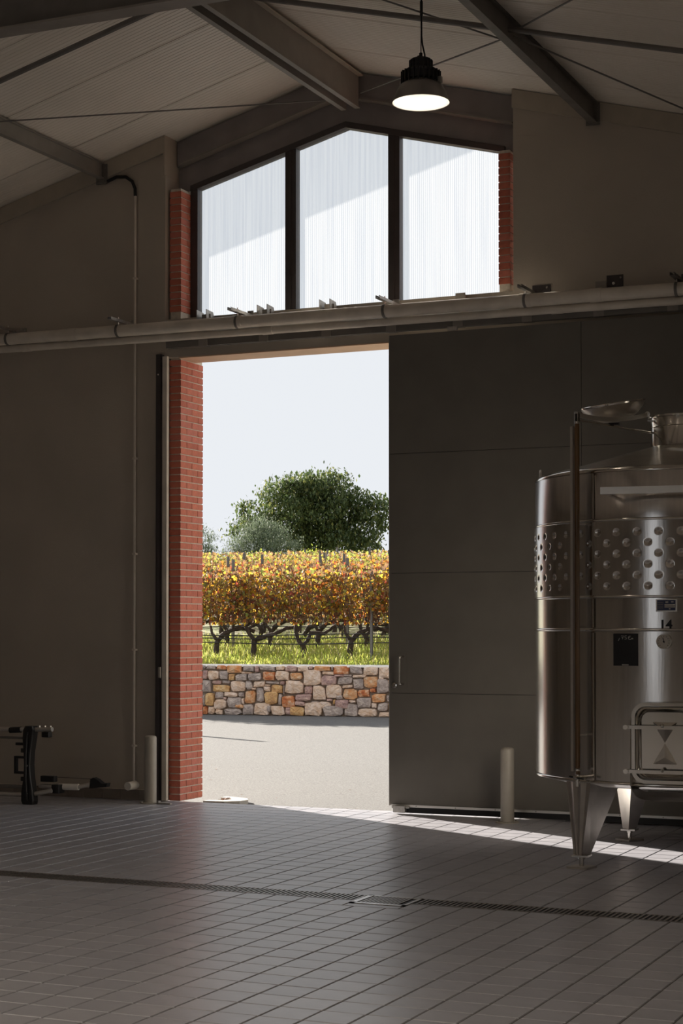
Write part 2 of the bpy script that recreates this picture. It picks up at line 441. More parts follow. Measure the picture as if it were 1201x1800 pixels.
# purlins and ridge beam: real I / C sections running towards the wall
def isection(name, x, ztop, h, w, tf, tw, m, label, y0=YB, y1=YW - .024, c=False):
    o = empty(name, (x, y1, ztop)); L = y1 - y0
    tag(o, label, 'beam')
    MB().box(-w/2, w/2, -L, 0, -tf, 0).build('flange', m, o)
    MB().box(-w/2, w/2, -L, 0, -h, -h + tf).build('flange', m, o)
    MB().box(-tw/2, tw/2, -L, 0, -h + tf, -tf).build('web', m, o)
    return o
rb = empty('ridge_beam', (-6.36, 14.405, 6.60)); tag(rb, 'steel ridge beam of twin channels running under the roof peak to the gable', 'beam')
RL = 14.405 - YB
MB().box(-.10, -.05, -RL, 0, -.30, -.288).box(-.06, -.05, -RL, 0, -.288, -.01).build('channel', M['steel_mid'], rb)
MB().box(.035, .085, -RL, 0, -.30, -.288).box(.06, .07, -RL, 0, -.288, -.01).build('channel', M['steel_mid'], rb)
MB().box(-.10, .115, -RL, 0, -.012, 0).build('top_flange', M['flashing'], rb)
MB().box(-.05, .06, -RL, 0, -.2, -.19).build('gap_shade', M['black'], rb)  # black strip standing in for the shade in the gap between the channels
p1 = isection('purlin', -8.88, roofz(-8.88) - .012, .15, .06, .01, .008, M['steel_mid'], 'short-section steel purlin ending beside the bent black cable conduit')
p2 = isection('purlin', -4.06, roofz(-4.06) - .012, .18, .07, .012, .01, M['steel_dark'], 'dark steel purlin over the closed door leaf behind the hanging lamp')
for p, x in ((p1, -8.88), (p2, -4.06)):
    MB().box(-.06, .06, -.012, .0, -.2, -.012).build('end_plate', M['steel_dark'], p)
    for dx in (-.045, .045):
        for dz in (-.17, -.05): MB().tube([(dx, -.012, dz), (dx, -.022, dz)], .009, 6).build('bolt', M['steel_dark'], p)

tb = empty('tie_beam', (-6, 9.0, 5.3)); tag(tb, 'dark steel tie beam crossing level below the roof', 'beam')
MB().box(-4.75, 3.79, -.07, .07, 0, .014).build('flange', M['steel_mid'], tb)
MB().box(-4.75, 3.79, -.07, .07, .236, .25).build('flange', M['steel_mid'], tb)
MB().box(-4.75, 3.79, -.006, .006, .014, .236).build('web', M['steel_dark'], tb)

def rod(name, a, b, r, m, label, cat='rod', n=8):
    a = Vector(a); b = Vector(b); o = MB().tube([(0, 0, 0), b - a], r, n).build(name, m, None, 40, a); tag(o, label, cat); return o
rod('strut_tube', (-8.877, 11.8, 5.927), (-6.419, 11.8, 6.558), .024, M['steel_dark'], 'thick dark strut tube between left purlin and ridge beam', 'strut')
rod('strut_tube', (-6.291, 12.1, 6.558), (-4.064, 12.1, 5.976), .022, M['steel_dark'], 'thick dark strut tube between ridge beam and dark purlin', 'strut')
rod('strut_tube', (-4.056, 12.0, 5.948), (-1.6, 12.0, 5.307), .020, M['steel_dark'], 'dark strut tube running down the roof beyond the dark purlin', 'strut')
rod('brace_rod', (-8.877, 12.386, 5.946), (-6.42, 14.2, 6.34), .007, M['steel_dark'], 'thin brace rod crossing the ceiling panels to the ridge beam end')
rod('brace_rod', (-6.18, 14.2, 6.37), (-4.064, 12.145, 5.952), .007, M['steel_dark'], 'thin brace rod passing behind the hanging lamp')
rod('brace_rod', (-4.056, 12.15, 5.985), (-3.30, 11.24, 5.828), .007, M['steel_dark'], 'thin brace rod rising from the dark purlin away from the wall')
rod('brace_rod', (-4.056, 12.12, 5.935), (-3.0, 14.226, 5.72), .007, M['steel_dark'], 'thin brace rod from the dark purlin towards the wall top')
rod('brace_rod', (-5.3, 11.7, 6.368), (-4.064, 12.62, 5.985), .007, M['steel_dark'], 'short thin brace rod above the hanging lamp')

# ------------------------------------------------------------------ sliding door leaf
door = struct(empty('door_1', (-5.862, 14.1, 0)))
door['label'] = 'tall dark grey panelled sliding door leaf with chrome pull handle'
DXW = 4.0
MB().box(.012, DXW - .012, .012, .05, .085, 4.16).build('core', M['black'], door)
xs = [0, 1.73, 3.46, DXW]; zs = [.085, 1.047, 2.089, 3.129, 4.167]
for i in range(3):
    for k in range(4):
        gx = .002
        mb = MB(); mb.box(xs[i] + (gx if i else 0), xs[i + 1] - gx, 0, .055, zs[k] + (.002 if k else 0), zs[k + 1] - (.002 if k < 3 else 0))
        mb.build('panel', M['door'], door)
MB().box(-.006, .0, -.003, .058, .07, 4.167).build('edge_strip', M['steel_mid'], door)
MB().box(.02, DXW, -.008, .02, .062, .083).build('bottom_strip', M['alu'], door)
MB().box(.03, DXW, .004, .045, .012, .062).build('brush_seal', M['black'], door)
for k in range(9):
    MB().tube([(.25 + k * .36, -.010, .0725), (.25 + k * .36, -.006, .0725)], .005, 6).build('screw', M['steel_dark'], door)
rl = MB(); rl.box(.055, .16, -.05, -.006, .015, .075); rl.box(.03, .19, -.03, -.006, .05, .072); rl.build('roller_block', M['galv'], door, bevel=.004)
h = MB(); h.tube([(.13, -.005, 1.365), (.13, -.05, 1.365), (.118, -.06, 1.36), (.118, -.062, 1.34), (.118, -.062, 1.15), (.118, -.06, 1.13), (.13, -.05, 1.125), (.13, -.005, 1.125)], .0095, 10)
hb = MB(); hb.box(.10, .165, -.004, .0, 1.09, 1.40); hb.build('handle_plate', M['door'], door)
h.build('handle', M['inox_pol'], door, 50)
lk = MB(); lk.lathe([(0, .018), (.012, .018), (.012, .014), (.024, .012), (.026, 0)], 20, (.047, 0, 1.112), M4=Matrix.Rotation(pi/2, 4, 'X')); lk.build('lock', M['inox_pol'], door, 40)

# door track with hanger tabs
tr = empty('door_track', (-8.1, 14.12, 4.2)); tag(tr, 'dark steel sliding door track under the pipes', 'track')
mb = MB(); mb.box(0, 7.5, -.03, .03, .055, .062); mb.box(0, 7.5, -.03, -.025, .005, .055); mb.box(0, 7.5, .025, .03, .005, .055); mb.box(0, 7.5, -.03, -.012, .0, .005); mb.box(0, 7.5, .012, .03, 0, .005)
mb.build('rail', M['steel_dark'], tr)
for k in range(11):
    x = .39 + k * .622
    mb = MB(); mb.box(x - .045, x + .045, -.036, -.030, -.004, .075); mb.box(x - .045, x + .045, -.036, .036, .062, .068); bt_ = .19 if k in (3, 5, 7) else .3; mb.box(x - .045, x + .045, .030, .036, -.004, bt_); mb.box(x - .02, x + .02, .036, .128, .09, bt_)
    mb.build('track_bracket', M['steel_mid'], tr)
    if k < 4 or k > 4:
        for dx in (-.07, .03):
            if k in (0, 1, 2, 4):
                mb = MB(); mb.prism([(-.03, .06), (.12, .06), (.12, .28), (.1, .325), (-.03, .335)], 'x', x + dx, x + dx + .006); mb.build('gusset', M['galv'], tr)
for x in (2.83, 5.6):
    mb = MB(); mb.box(x - .045, x + .045, -.045, -.02, -.03, .005); mb.box(x - .012, x + .012, -.015, .005, -.035, .01)
    mb.build('trolley', M['galv'], tr, bevel=.004)

# ------------------------------------------------------------------ pipes along the wall
def pz(x): return 4.385 - .0052 * (x + 9.88)
def longpipe(name, xs, y, dz, r, label):
    o = empty(name, (-6.5, y, 4.36)); tag(o, label, 'pipe')
    for a, b in zip(xs[:-1], xs[1:]):
        mb = MB(); mb.lathe([(r, 0), (r, 0)], 4) if 0 else None
        mb = MB().tube([(a + 6.5, 0, pz(a) + dz - 4.36), (b + 6.5 - .004, 0, pz(b) + dz - 4.36)], r, 24); mb.build('pipe_length', M['pipe'], o, 40)
    for a in xs[1:-1]:
        MB().tube([(a - .05 + 6.5, 0, pz(a) + dz - 4.36), (a + .05 + 6.5, 0, pz(a) + dz - 4.36)], r + .004, 24).build('coupling', M['pipe'], o, 40)
    return o
big = longpipe('drain_pipe', [-12.5, -9.05, -7.3, -4.58, -3.97, 1.3], 13.99, 0, .055, 'thick beige plastic pipe running along the wall above the doorway')
small = longpipe('drain_pipe', [-12.5, -9.6, -7.02, -4.32, 1.3], 14.044, -.083, .036, 'thinner beige plastic pipe tucked behind and below the thick pipe')
for x in (-9.78, -8.55, -7.30, -5.86, -4.58, -3.30, -2.0):
    ring = MB().lathe([(.0555, -.012), (.060, -.012), (.060, .012), (.0555, .012)], 24, M4=Matrix.Translation((x + 6.5, 0, pz(x) - 4.36)) @ Matrix.Rotation(pi/2, 4, 'Y')); ring.build('clamp_ring', M['steel_dark'], big, 40)
hang_x = (-9.78, -8.55, -7.30, -5.86, -4.58, -3.30)
for i, x in enumerate(hang_x):
    o = empty('pipe_hanger', (x, YW - .002, pz(x) + .085))
    lab = ['galvanised channel hanger at the far end of the thick pipe', 'galvanised channel hanger beside the vertical conduit', 'galvanised channel hanger in front of the first window pane', 'galvanised channel hanger below the mullion by the door edge', 'galvanised channel hanger with dark plate beside the short brick pier', 'galvanised channel hanger with dark plate furthest along the door'][i]
    tag(o, lab, 'bracket', 'pipe hangers along the wall')
    mb = MB(); mb.box(-.02, .02, -.42, 0, -.002, .002); mb.box(-.02, -.017, -.42, 0, .002, .022); mb.box(.017, .02, -.42, 0, .002, .022); mb.box(-.02, -.008, -.42, 0, .022, .024); mb.box(.008, .02, -.42, 0, .022, .024)
    mb.build('channel', M['galv'] if i < 4 else M['steel_dark'], o)
    MB().tube([(0, -.26, -.03), (0, -.26, .045)], .005, 8).build('threaded_rod', M['alu'], o)
    MB().lathe([(0, .008), (.010, .008), (.010, 0), (0, 0)], 6, (0, -.26, .024)).build('nut', M['alu'], o)
    if i >= 4:
        MB().box(-.02, .14, -.012, 0, -.03, .085).build('wall_plate', M['frame'], o)
        MB().tube([(.11, -.012, .06), (.11, -.02, .06)], .01, 6).build('bolt', M['steel_mid'], o)
    else:
        MB().box(-.03, .03, -.006, 0, -.04, .06).build('wall_plate', M['galv'], o)
o = empty('wall_plate', (-3.86, YW - .002, 4.49)); tag(o, 'dark square steel plate bolted to the wall above the pipe', 'bracket')
MB().box(-.09, .05, -.014, 0, -.06, .07).build('plate', M['frame'], o); MB().tube([(-.03, -.014, 0), (-.03, -.024, 0)], .012, 6).build('bolt', M['alu'], o)
MB().tube([(.03, -.014, .045), (.03, -.02, .045)], .009, 6).build('bolt', M['steel_mid'], o)

# ------------------------------------------------------------------ conduit, closing channel, bollards
o = empty('conduit', (-8.51, YW - .03, 0)); tag(o, 'slim vertical conduit on the plaster with bent black cable at its top', 'conduit')
MB().tube([(0, 0, .16), (0, 0, 5.70)], .0125, 12).build('tube', M['pipe'], o, 40)
MB().tube([(0, 0, 5.69), (0, -.005, 5.76), (-.03, -.005, 5.83), (-.10, -.005, 5.88), (-.2, -.005, 5.89), (-.30, -.005, 5.86)], .016, 10).build('cable', M['black'], o, 50)
for z in (.5, 1.4, 2.3, 3.2, 4.9): MB().box(-.018, .018, -.014, .03, z, z + .018).build('clip', M['pipe'], o)
o = empty('pipe_stub', (-8.50, YW, .14)); tag(o, 'round white pipe end sticking out of the wall below the conduit', 'pipe')
MB().lathe([(0, .16), (.036, .16), (.040, .155), (.040, .02), (.032, .02), (.032, 0)], 24, M4=Matrix.Rotation(pi/2, 4, 'X')).build('cap', M['white'], o, 40)
o = empty('closing_channel', (-8.205, YW - .002, 0)); tag(o, 'tall dark metal closing channel standing beside the brick pier', 'channel')
mb = MB(); mb.box(-.06, -.005, -.055, -.05, .01, 4.17); mb.box(-.06, -.056, -.055, 0, .01, 4.17); mb.box(-.010, -.005, -.055, 0, .01, 4.17); mb.build('dark_profile', M['frame'], o)
MB().box(.0, .048, -.04, .0, .01, 4.15).build('light_profile', M['pipe'], o)
MB().tube([(-.035, -.055, 3.98), (-.035, -.06, 3.98)], .008, 8).build('screw', M['alu'], o)
MB().box(-.02, .0, -.075, -.055, 1.15, 1.25).build('striker', M['steel_mid'], o)

def bollard(loc, label):
    o = empty('bollard', loc); tag(o, label, 'bollard', 'grey steel bollards by the doorway')
    MB().lathe([(.057, 0), (.057, .595), (.054, .61), (.045, .618), (.025, .622), (0, .623)], 32).build('post', M['bollard'], o, 40)
    MB().lathe([(.10, 0), (.10, .008), (.098, .010), (.057, .010)], 32).build('base_plate', M['bollard'], o, 30)
    for k in range(4):
        a = pi / 4 + k * pi / 2; MB().lathe([(.009, 0), (.009, .008), (0, .010)], 6, (.08 * cos(a), .08 * sin(a), .010)).build('bolt', M['galv'], o)
    return o
bollard((-8.22, 14.03, 0), 'grey round-topped bollard beside the brick pier and closing channel')
bollard((-4.695, 13.83, 0), 'grey round-topped bollard in front of the closed door leaf')
o = empty('floor_stop', (-8.05, 13.99, 0)); tag(o, 'small flat steel stop on the tiles beside the bollard base', 'stop')
MB().box(-.07, .07, -.02, .02, 0, .012).build('plate', M['steel_mid'], o, bevel=.003); MB().box(-.07, -.05, -.02, .02, .012, .03).build('lip', M['steel_mid'], o)

# ------------------------------------------------------------------ hanging lamp
def lamp(loc, label, topz, first=True, watts=0):
    o = empty('pendant_lamp', loc); tag(o, label, 'lamp', 'high bay lamps')
    prof = [(.197, 0), (.195, .004), (.188, .03), (.175, .065), (.155, .105), (.130, .135), (.105, .15)]
    MB().lathe(prof, 48).build('shade', M['shade'], o, 40)
    MB().lathe([(.194, .003), (.185, .03), (.172, .064), (.152, .103), (.127, .130), (.10, .143), (0, .143)], 48).build('reflector', M['shade_in'], o, 40)
    MB().lathe([(0, .128), (.085, .128), (.085, .14)], 32).build('led_disc', M['led'], o)
    hs = MB(); hs.lathe([(.10, .145), (.128, .15), (.128, .20), (.115, .222), (.08, .225)], 32)
    for k in range(24):
        a = 2 * pi * k / 24; hs.bar((.115 * cos(a), .115 * sin(a), .17), (.139 * cos(a), .139 * sin(a), .17), .010, .085)
    hs.build('heat_sink', M['lampblack'], o)
    dv = MB(); dv.lathe([(.07, .22), (.076, .225), (.076, .29), (.066, .302), (0, .304)], 32)
    for k in range(20):
        a = 2 * pi * k / 20; dv.bar((.07 * cos(a), .07 * sin(a), .258), (.082 * cos(a), .082 * sin(a), .258), .008, .066)
    dv.build('driver_housing', M['lampblack'], o)
    for s in (-1, 1): MB().box(s * .14 - .012, s * .14 + .012, -.015, .015, .125, .165).build('clip', M['galv'], o)
    hk = MB(); hk.tube([(0, 0, .30), (0, 0, .345)], .012, 10); hk.tube([(-.022, 0, .318), (.0, 0, .322)], .012, 8); hk.build('hook', M['lampblack'], o)
    L = topz - loc[2]
    MB().tube([(0, 0, .34), (.002, 0, .5), (0, 0, L)], .0035, 6).build('suspension_wire', M['lampblack'], o)
    MB().tube([(.03, 0, .30), (.028, 0, .33), (.012, 0, .40), (.006, 0, .46), (.004, 0, .6), (.006, 0, L)], .006, 8).build('power_cable', M['lampblack'], o, 50)
    MB().tube([(.004, 0, .60), (.004, 0, .70)], .011, 8).build('cable_grip', M['lampblack'], o)
    ld = bpy.data.lights.new('lamp_light', 'AREA'); ld.shape = 'DISK'; ld.size = .16; ld.energy = watts; ld.color = (1, .87, .70)
    lo = bpy.data.objects.new('lamp_light', ld); col.objects.link(lo); lo.parent = o; lo.location = (0, 0, .120)
    return o
lamp((-4.385, 11.11, 5.205), 'lit industrial pendant lamp with grey dome shade hanging below the roof', roofz(-4.385) - .01, watts=1.7)
# unseen lamps added behind the viewer for fill light and tank reflections
for i, (x, y) in enumerate(((-8.6, 4.0), (-4.4, 4.0), (-8.6, -3), (-4.4, -3), (0.2, 1.5))):
    lamp((x, y, min(5.2, roofz(x) - .9)), 'unseen pendant lamp added deeper in the hall for fill light', roofz(x) - .01, watts=75)
# ------------------------------------------------------------------ stainless wine tank
TC = Vector((-2.839, 12.26, 0)); TR = 1.05
tank = empty('wine_tank', TC); tag(tank, 'stainless steel wine tank on legs with dimpled cooling jacket, numbered 14', 'tank')
def pol(a, r, z): return Vector((r * cos(radians(a)), r * sin(radians(a)), z))
ZB, ZJ0, ZJ1, ZT = .59, 1.815, 2.32, 2.645
N = 128
MB().lathe([(0, .50), (.5, .51), (.9, .545), (TR - .03, .575), (TR, ZB), (TR, 1.592)], N).build('shell_course', M['inox'], tank, 40)
MB().lathe([(TR, 1.592), (TR, ZJ0)], N).build('shell_course', M['inox'], tank, 40)
MB().lathe([(TR, ZJ1), (TR, ZT), (TR - .012, ZT + .018), (TR - .05, ZT + .032)], N).build('shell_course', M['inox'], tank, 40)
# dimpled jacket: one band of sheet pressed in at staggered points
NC = 46; sub = 18; nu = NC * sub; nv = 100; mb = MB(); JR = TR + .008
vs = []
for j in range(nv + 1):
    z = ZJ0 + .006 + (ZJ1 - ZJ0 - .012) * j / nv
    for i in range(nu):
        t = 2 * pi * i / nu; d = 0
        for k in range(6):
            zz = 1.884 + k * .0712
            if abs(z - zz) < .034:
                u = (t / (2 * pi) * NC + (.5 if k % 2 else 0)) % 1.; du = (u - .5) * 2 * pi * JR / NC
                r = sqrt(du * du + (z - zz) ** 2)
                if r < .026: q = r / .026; d = max(d, .010 * (1 - q * q) ** 2)
        vs.append(((JR - d) * cos(t), (JR - d) * sin(t), z))
fs = [(j * nu + i, j * nu + (i + 1) % nu, (j + 1) * nu + (i + 1) % nu, (j + 1) * nu + i) for j in range(nv) for i in range(nu)]
MB().add(vs, fs).build('dimple_jacket', M['inox'], tank, 80)
for z in (ZJ0, ZJ1, 1.597):
    MB().lathe([(TR, -.010), (TR + .010, -.007), (TR + .012, 0), (TR + .010, .007), (TR, .010)], N, (0, 0, z)).build('weld_ring', M['inox_pol'], tank, 60)
MB().lathe([(TR - .004, -.012), (TR + .010, -.008), (TR + .012, 0), (TR + .008, .010), (TR - .004, .012)], N, (0, 0, ZB)).build('weld_ring', M['inox_pol'], tank, 60)
MB().lathe([(TR - .05, ZT + .030), (TR - .02, ZT + .026), (TR + .004, ZT + .006), (TR + .002, ZT - .006)], N).build('shoulder_ring', M['inox_pol'], tank, 60)
NKR = .24
MB().lathe([(TR - .04, ZT + .030), (.7, 2.755), (NKR, 2.885)], N).build('cone_roof', M['inox_mat'], tank, 40)
nk = MB().lathe([(NKR + .008, 2.878), (NKR, 2.892), (NKR, 3.085), (NKR + .014, 3.088), (NKR + .014, 3.10), (NKR - .006, 3.10), (NKR - .006, 2.87)], 64).build('neck', M['inox_pol'], tank, 40)
MB().lathe([(NKR + .002, 3.02), (NKR + .008, 3.023), (NKR + .002, 3.026)], 64).build('bead', M['inox_pol'], nk, 60)
# vertical seam strips on either side of the sight tube
for a in (-111.5,):
    for z0, z1 in ((ZB, 1.59), (1.60, ZJ0), (ZJ0, ZJ1), (ZJ1, ZT)):
        mb = MB(); mb.bar(pol(a, TR + .010, z0 + .012), pol(a, TR + .010, z1 - .012), .012, .008, up=pol(a, 1, 0)); mb.build('vertical_seam', M['inox_pol'], tank)
# sight tube, guide bar and bottom cock
A = -115.2
MB().tube([pol(A, TR + .085, .64), pol(A, TR + .085, 2.98)], .016, 16).build('sight_tube', M['sight'], tank, 40)
MB().bar(pol(A - 1.9, TR + .085, .66), pol(A - 1.9, TR + .085, 2.95), .022, .030, up=pol(A, 1, 0)).build('guide_bar', M['steelrail'], tank)
for z in (.9, 1.6, 2.3): MB().tube([pol(A, TR, z), pol(A, TR + .085, z)], .008, 8).build('standoff', M['inox_mat'], tank)
ck = MB(); ck.tube([pol(A, TR, .62), pol(A, TR + .12, .62)], .014, 12); ck.tube([pol(A, TR + .085, .56), pol(A, TR + .085, .68)], .013, 12)
ck.build('sample_cock', M['inox_pol'], tank, 50)
MB().lathe([(.022, 0), (.022, .012), (.014, .018), (.014, .0)], 12, pol(A, TR + .085, .665)).build('cock_nut', M['inox_pol'], tank, 40)
hd = MB(); hd.bar(pol(A - 3, TR + .10, .625), pol(A + 3.0, TR + .10, .615), .014, .01); hd.build('cock_handle', M['black'], tank)
# lid on its swing arm
rgt_ = Vector((cos(YAW), sin(YAW), 0)); fwd_ = Vector((-sin(YAW), cos(YAW), 0))
lid_c = Vector((-rgt_.x * .52 - fwd_.x * .10, -rgt_.y * .52 - fwd_.y * .10, 3.15))
up = (Matrix.Rotation(radians(-9), 4, Vector((sin(YAW) * -1, cos(YAW), 0)))) @ Matrix.Rotation(radians(5), 4, Vector((cos(YAW), sin(YAW), 0)))
lid = MB().lathe([(0, -.105), (.08, -.094), (.15, -.064), (.205, -.016), (.222, .012), (.226, .022), (.218, .022), (.198, -.008), (.14, -.056), (.07, -.084), (0, -.095)], 48, M4=up).build('lid', M['inox_mat'], tank, 50, lid_c)
MB().lathe([(.214, .020), (.228, .020), (.230, .030), (.222, .034), (.214, .030)], 48, M4=up).build('gasket', M['inox_pol'], lid, 50)
rgt = Vector((cos(YAW), sin(YAW), 0)); fwd = Vector((-sin(YAW), cos(YAW), 0))
post_t = pol(A, TR + .085, 2.98)
arm_end = pol(0, 0, 3.11) - rgt * (NKR + .03) - fwd * .06
mb = MB(); pts = []
for k in range(11):
    q = k / 10; p = post_t.lerp(arm_end, q); p.z = 3.025 - .012 * sin(pi * q) + .085 * q * q; pts.append(p)
for a, b in zip(pts[:-1], pts[1:]): mb.bar(a, b + (b - a) * .05, .012, .030)
arm = mb.build('lid_arm', M['alu'], tank)
MB().tube([pts[0] + Vector((0, 0, -.06)), pts[0] + Vector((0, 0, .02))], .018, 12).build('arm_pivot', M['inox_pol'], arm, 40)
MB().tube([pts[-1] + Vector((0, -.02, 0)), pts[-1] + Vector((0, .02, 0))], .02, 12).build('arm_boss', M['inox_pol'], arm, 40)
MB().bar(pts[-1] + Vector((0, 0, -.045)), pts[-1] + Vector((.05, 0, -.05)), .03, .012).build('arm_catch', M['inox_pol'], arm)
MB().bar(pts[5] + Vector((-.03, 0, -.03)), pts[5] + Vector((.04, 0, -.03)), .03, .014).build('arm_pad', M['black'], arm)
MB().tube([post_t + Vector((0, 0, .01)), pol(0, 0, 2.99) - rgt * NKR], .008, 10).build('stay_rod', M['inox_pol'], tank, 40)
MB().tube([post_t, post_t + Vector((0, 0, .05))], .018, 12).build('post_head', M['inox_pol'], tank, 40)
# lifting lug
lug = MB(); a = 202
pts = [pol(a, TR - .05, ZT + .02) + Vector((0, 0, 0))]
c0 = pol(a, TR - .035, ZT + .045); tg = pol(a + 90, 1, 0)
ring = [c0 + tg * (.032 * cos(t)) + Vector((0, 0, .032 * sin(t))) for t in [pi * k / 10 for k in range(11)]]
lug.tube([c0 + tg * .032 + Vector((0, 0, -.04))] + ring + [c0 - tg * .032 + Vector((0, 0, -.04))], .009, 8); lug.build('lifting_lug', M['inox_mat'], tank, 50)
# front rail standing off the shell
FA = -84.0
fd = pol(FA, 1, 0); ft = pol(FA + 90, 1, 0)
mb = MB(); c = fd * (TR + .12)
mb.bar(c - ft * .40 + Vector((0, 0, 2.50)), c + ft * .55 + Vector((0, 0, 2.50)), .008, .045); mb.bar(c - ft * .40 + Vector((0, 0, 2.48)) - fd * .02, c + ft * .55 + Vector((0, 0, 2.48)) - fd * .02, .04, .006)
mb.build('front_rail', M['alu'], tank)
for s in (-.37, .5):
    p = c + ft * s
    MB().bar(p + Vector((0, 0, 2.485)), p - fd * .19 + Vector((0, 0, 2.485)), .03, .012).build('rail_bracket', M['inox_mat'], tank)
# number, name plate, thermometer, blackboard
def text_mesh(s, size, name):
    cu = bpy.data.curves.new(name, 'FONT'); cu.body = s; cu.size = size; cu.extrude = .0008; cu.align_x = 'CENTER'; cu.offset = .0022
    ob = bpy.data.objects.new(name, cu); col.objects.link(ob); dg = bpy.context.evaluated_depsgraph_get()
    me = bpy.data.meshes.new_from_object(ob.evaluated_get(dg)); bpy.data.objects.remove(ob); bpy.data.curves.remove(cu); return me
def facing(a, r, z):   # frame on the shell: x = tangent, y = up, z = outward
    n = pol(a, 1, 0); t = pol(a + 90, 1, 0); p = pol(a, r, z)
    return Matrix(((t.x, 0, n.x, p.x), (t.y, 0, n.y, p.y), (0, 1, 0, p.z), (0, 0, 0, 1)))
def onshell(mb, name, m, a, r, z, smooth=None, parent=tank):
    o = mb.build(name, m, parent, smooth); o.matrix_local = facing(a, r, z) if parent is tank else Matrix.Identity(4); return o
me = text_mesh('14', .085, 'number'); me.materials.clear(); me.materials.append(M['ink'])
o = link('number', me, tank); o.matrix_local = facing(FA + .2, TR + .002, 1.602)
o['label'] = 'black number 14'
np_ = MB(); np_.box(-.068, .068, -.04, .04, 0, .004)
pl = onshell(np_, 'name_plate', M['inox_mat'], FA + .5, TR + .006, 1.755)
x = MB(); x.box(-.060, .058, -.032, .034, .004, .0055); onshell(x, 'plate_print', M['plate_blue'], 0, 0, 0, None, pl)
x = MB(); x.box(-.012, .056, -.002, .008, .0055, .0065); x.box(-.012, .056, -.014, -.005, .0055, .0065); x.box(.016, .026, -.026, -.019, .0055, .0065); x.box(-.006, .012, .017, .026, .0055, .0065); x.box(.03, .046, .020, .026, .0055, .0065)
onshell(x, 'plate_fields', M['dial'], 0, 0, 0, None, pl)
x = MB()
for k in range(4): x.box(-.056, -.020, .018 - k * .012, .021 - k * .012, .0055, .006)
onshell(x, 'plate_lettering', M['steel_mid'], 0, 0, 0, None, pl)
ga = onshell(MB().lathe([(0, .010), (.044, .010)], 40), 'thermometer', M['dial'], FA - .3, TR + .022, 1.521)
onshell(MB().lathe([(.030, -.022), (.046, -.01), (.049, 0), (.049, .014), (.044, .014), (.043, .010)], 40), 'bezel', M['inox_pol'], 0, 0, 0, 40, ga)
x = MB(); x.bar((.004, -.010, .012), (-.006, .026, .012), .005, .001); x.lathe([(0, .013), (.006, .013), (.006, .010)], 12); onshell(x, 'needle', M['ink'], 0, 0, 0, None, ga)
x = MB()
for k in range(11):
    t = radians(225 - 27 * k); x.bar((.031 * cos(t), .031 * sin(t), .0105), (.037 * cos(t), .037 * sin(t), .0105), .003, .001)
onshell(x, 'scale_marks', M['ink'], 0, 0, 0, None, ga)
bbA = -98.5
vs = []; x = MB()
for k in range(9):
    a = radians(bbA - 4.7 + 9.4 * k / 8)
    for z in (1.362, 1.572): vs.append(((TR + .004) * cos(a), (TR + .004) * sin(a), z))
x.add(vs, [(2*k, 2*k+2, 2*k+3, 2*k+1) for k in range(8)]); bbd = x.build('blackboard', M['ink'], tank); bbd['label'] = 'black writing panel with chalk note'
ch = MB()
def stroke(pts, s=1.):
    q = []
    for (px_, py_) in pts:
        a = radians(bbA) + px_ / TR; q.append(((TR + .0055) * cos(a), (TR + .0055) * sin(a), 1.545 + py_))
    ch.tube(q, .0016, 5)
stroke([(-.050, -.020), (-.044, -.012), (-.040, -.002)])
stroke([(-.028, .012), (-.012, .013), (-.020, -.010)]); stroke([(-.026, .002), (-.014, .003)])
stroke([(.010, .013), (-.002, .012), (-.003, .003), (.007, .001), (.008, -.008), (-.004, -.010)])
stroke([(.036, .011), (.026, .010), (.021, .002), (.023, -.009), (.034, -.012), (.040, -.010)]); stroke([(.023, .001), (.034, .002)])
stroke([(.042, -.010), (.043, -.003), (.048, -.003), (.048, -.010)]); stroke([(.048, -.004), (.053, -.003), (.054, -.010)])
ch.build('chalk_note', M['chalk'], bbd)
x = MB(); a0 = radians(bbA)
x.bar(((TR + .006) * cos(a0 - .022), (TR + .006) * sin(a0 - .022), 1.368), ((TR + .006) * cos(a0 + .022), (TR + .006) * sin(a0 + .022), 1.368), .002, .006); x.build('maker_strip', M['dial'], bbd)
# manway: rounded rectangular neck, pressed door with pyramid, two clamp bars
def rrect(w, h, r, n=8):
    p = []
    for cx, cy, a0 in ((w - r, h - r, 0), (-w + r, h - r, pi / 2), (-w + r, -h + r, pi), (w - r, -h + r, 3 * pi / 2)):
        for k in range(n + 1): t = a0 + pi / 2 * k / n; p.append((cx + r * cos(t), cy + r * sin(t)))
    return p
def loft(rings):
    mb = MB(); n = len(rings[0]); vs = [p for r_ in rings for p in r_]
    fs = [(j*n+i, j*n+(i+1) % n, (j+1)*n+(i+1) % n, (j+1)*n+i) for j in range(len(rings) - 1) for i in range(n)]
    return mb.add(vs, fs)
MZ = .865
def mring(w, h, r, z): return [(x_, y_, z) for x_, y_ in rrect(w, h, r)]
mw = onshell(loft([mring(.205, .255, .085, -.06), mring(.205, .255, .085, .045), mring(.212, .262, .09, .052), mring(.212, .262, .09, .062), mring(.190, .24, .075, .062), mring(.190, .24, .075, -.03)]), 'manway_collar', M['inox_pol'], FA, TR, MZ, 50)
onshell(loft([mring(.225, .255, .10, -.10), mring(.228, .30, .11, .03), mring(.222, .295, .105, .034), mring(.215, .275, .1, -.05)]), 'drip_collar', M['inox_mat'], FA, TR - .01, MZ - .075, 50)
dr_ = loft([mring(.186, .236, .072, .03), mring(.186, .236, .072, .052), mring(.172, .222, .065, .060), mring(.158, .208, .06, .046), mring(.150, .20, .055, .034)])
n0 = len(dr_.v); dr_.add([(x_, y_, .034) for x_, y_ in rrect(.150, .20, .055)], [tuple(range(36))])
onshell(dr_, 'manway_door', M['inox_pol'], FA, TR, MZ, 50)
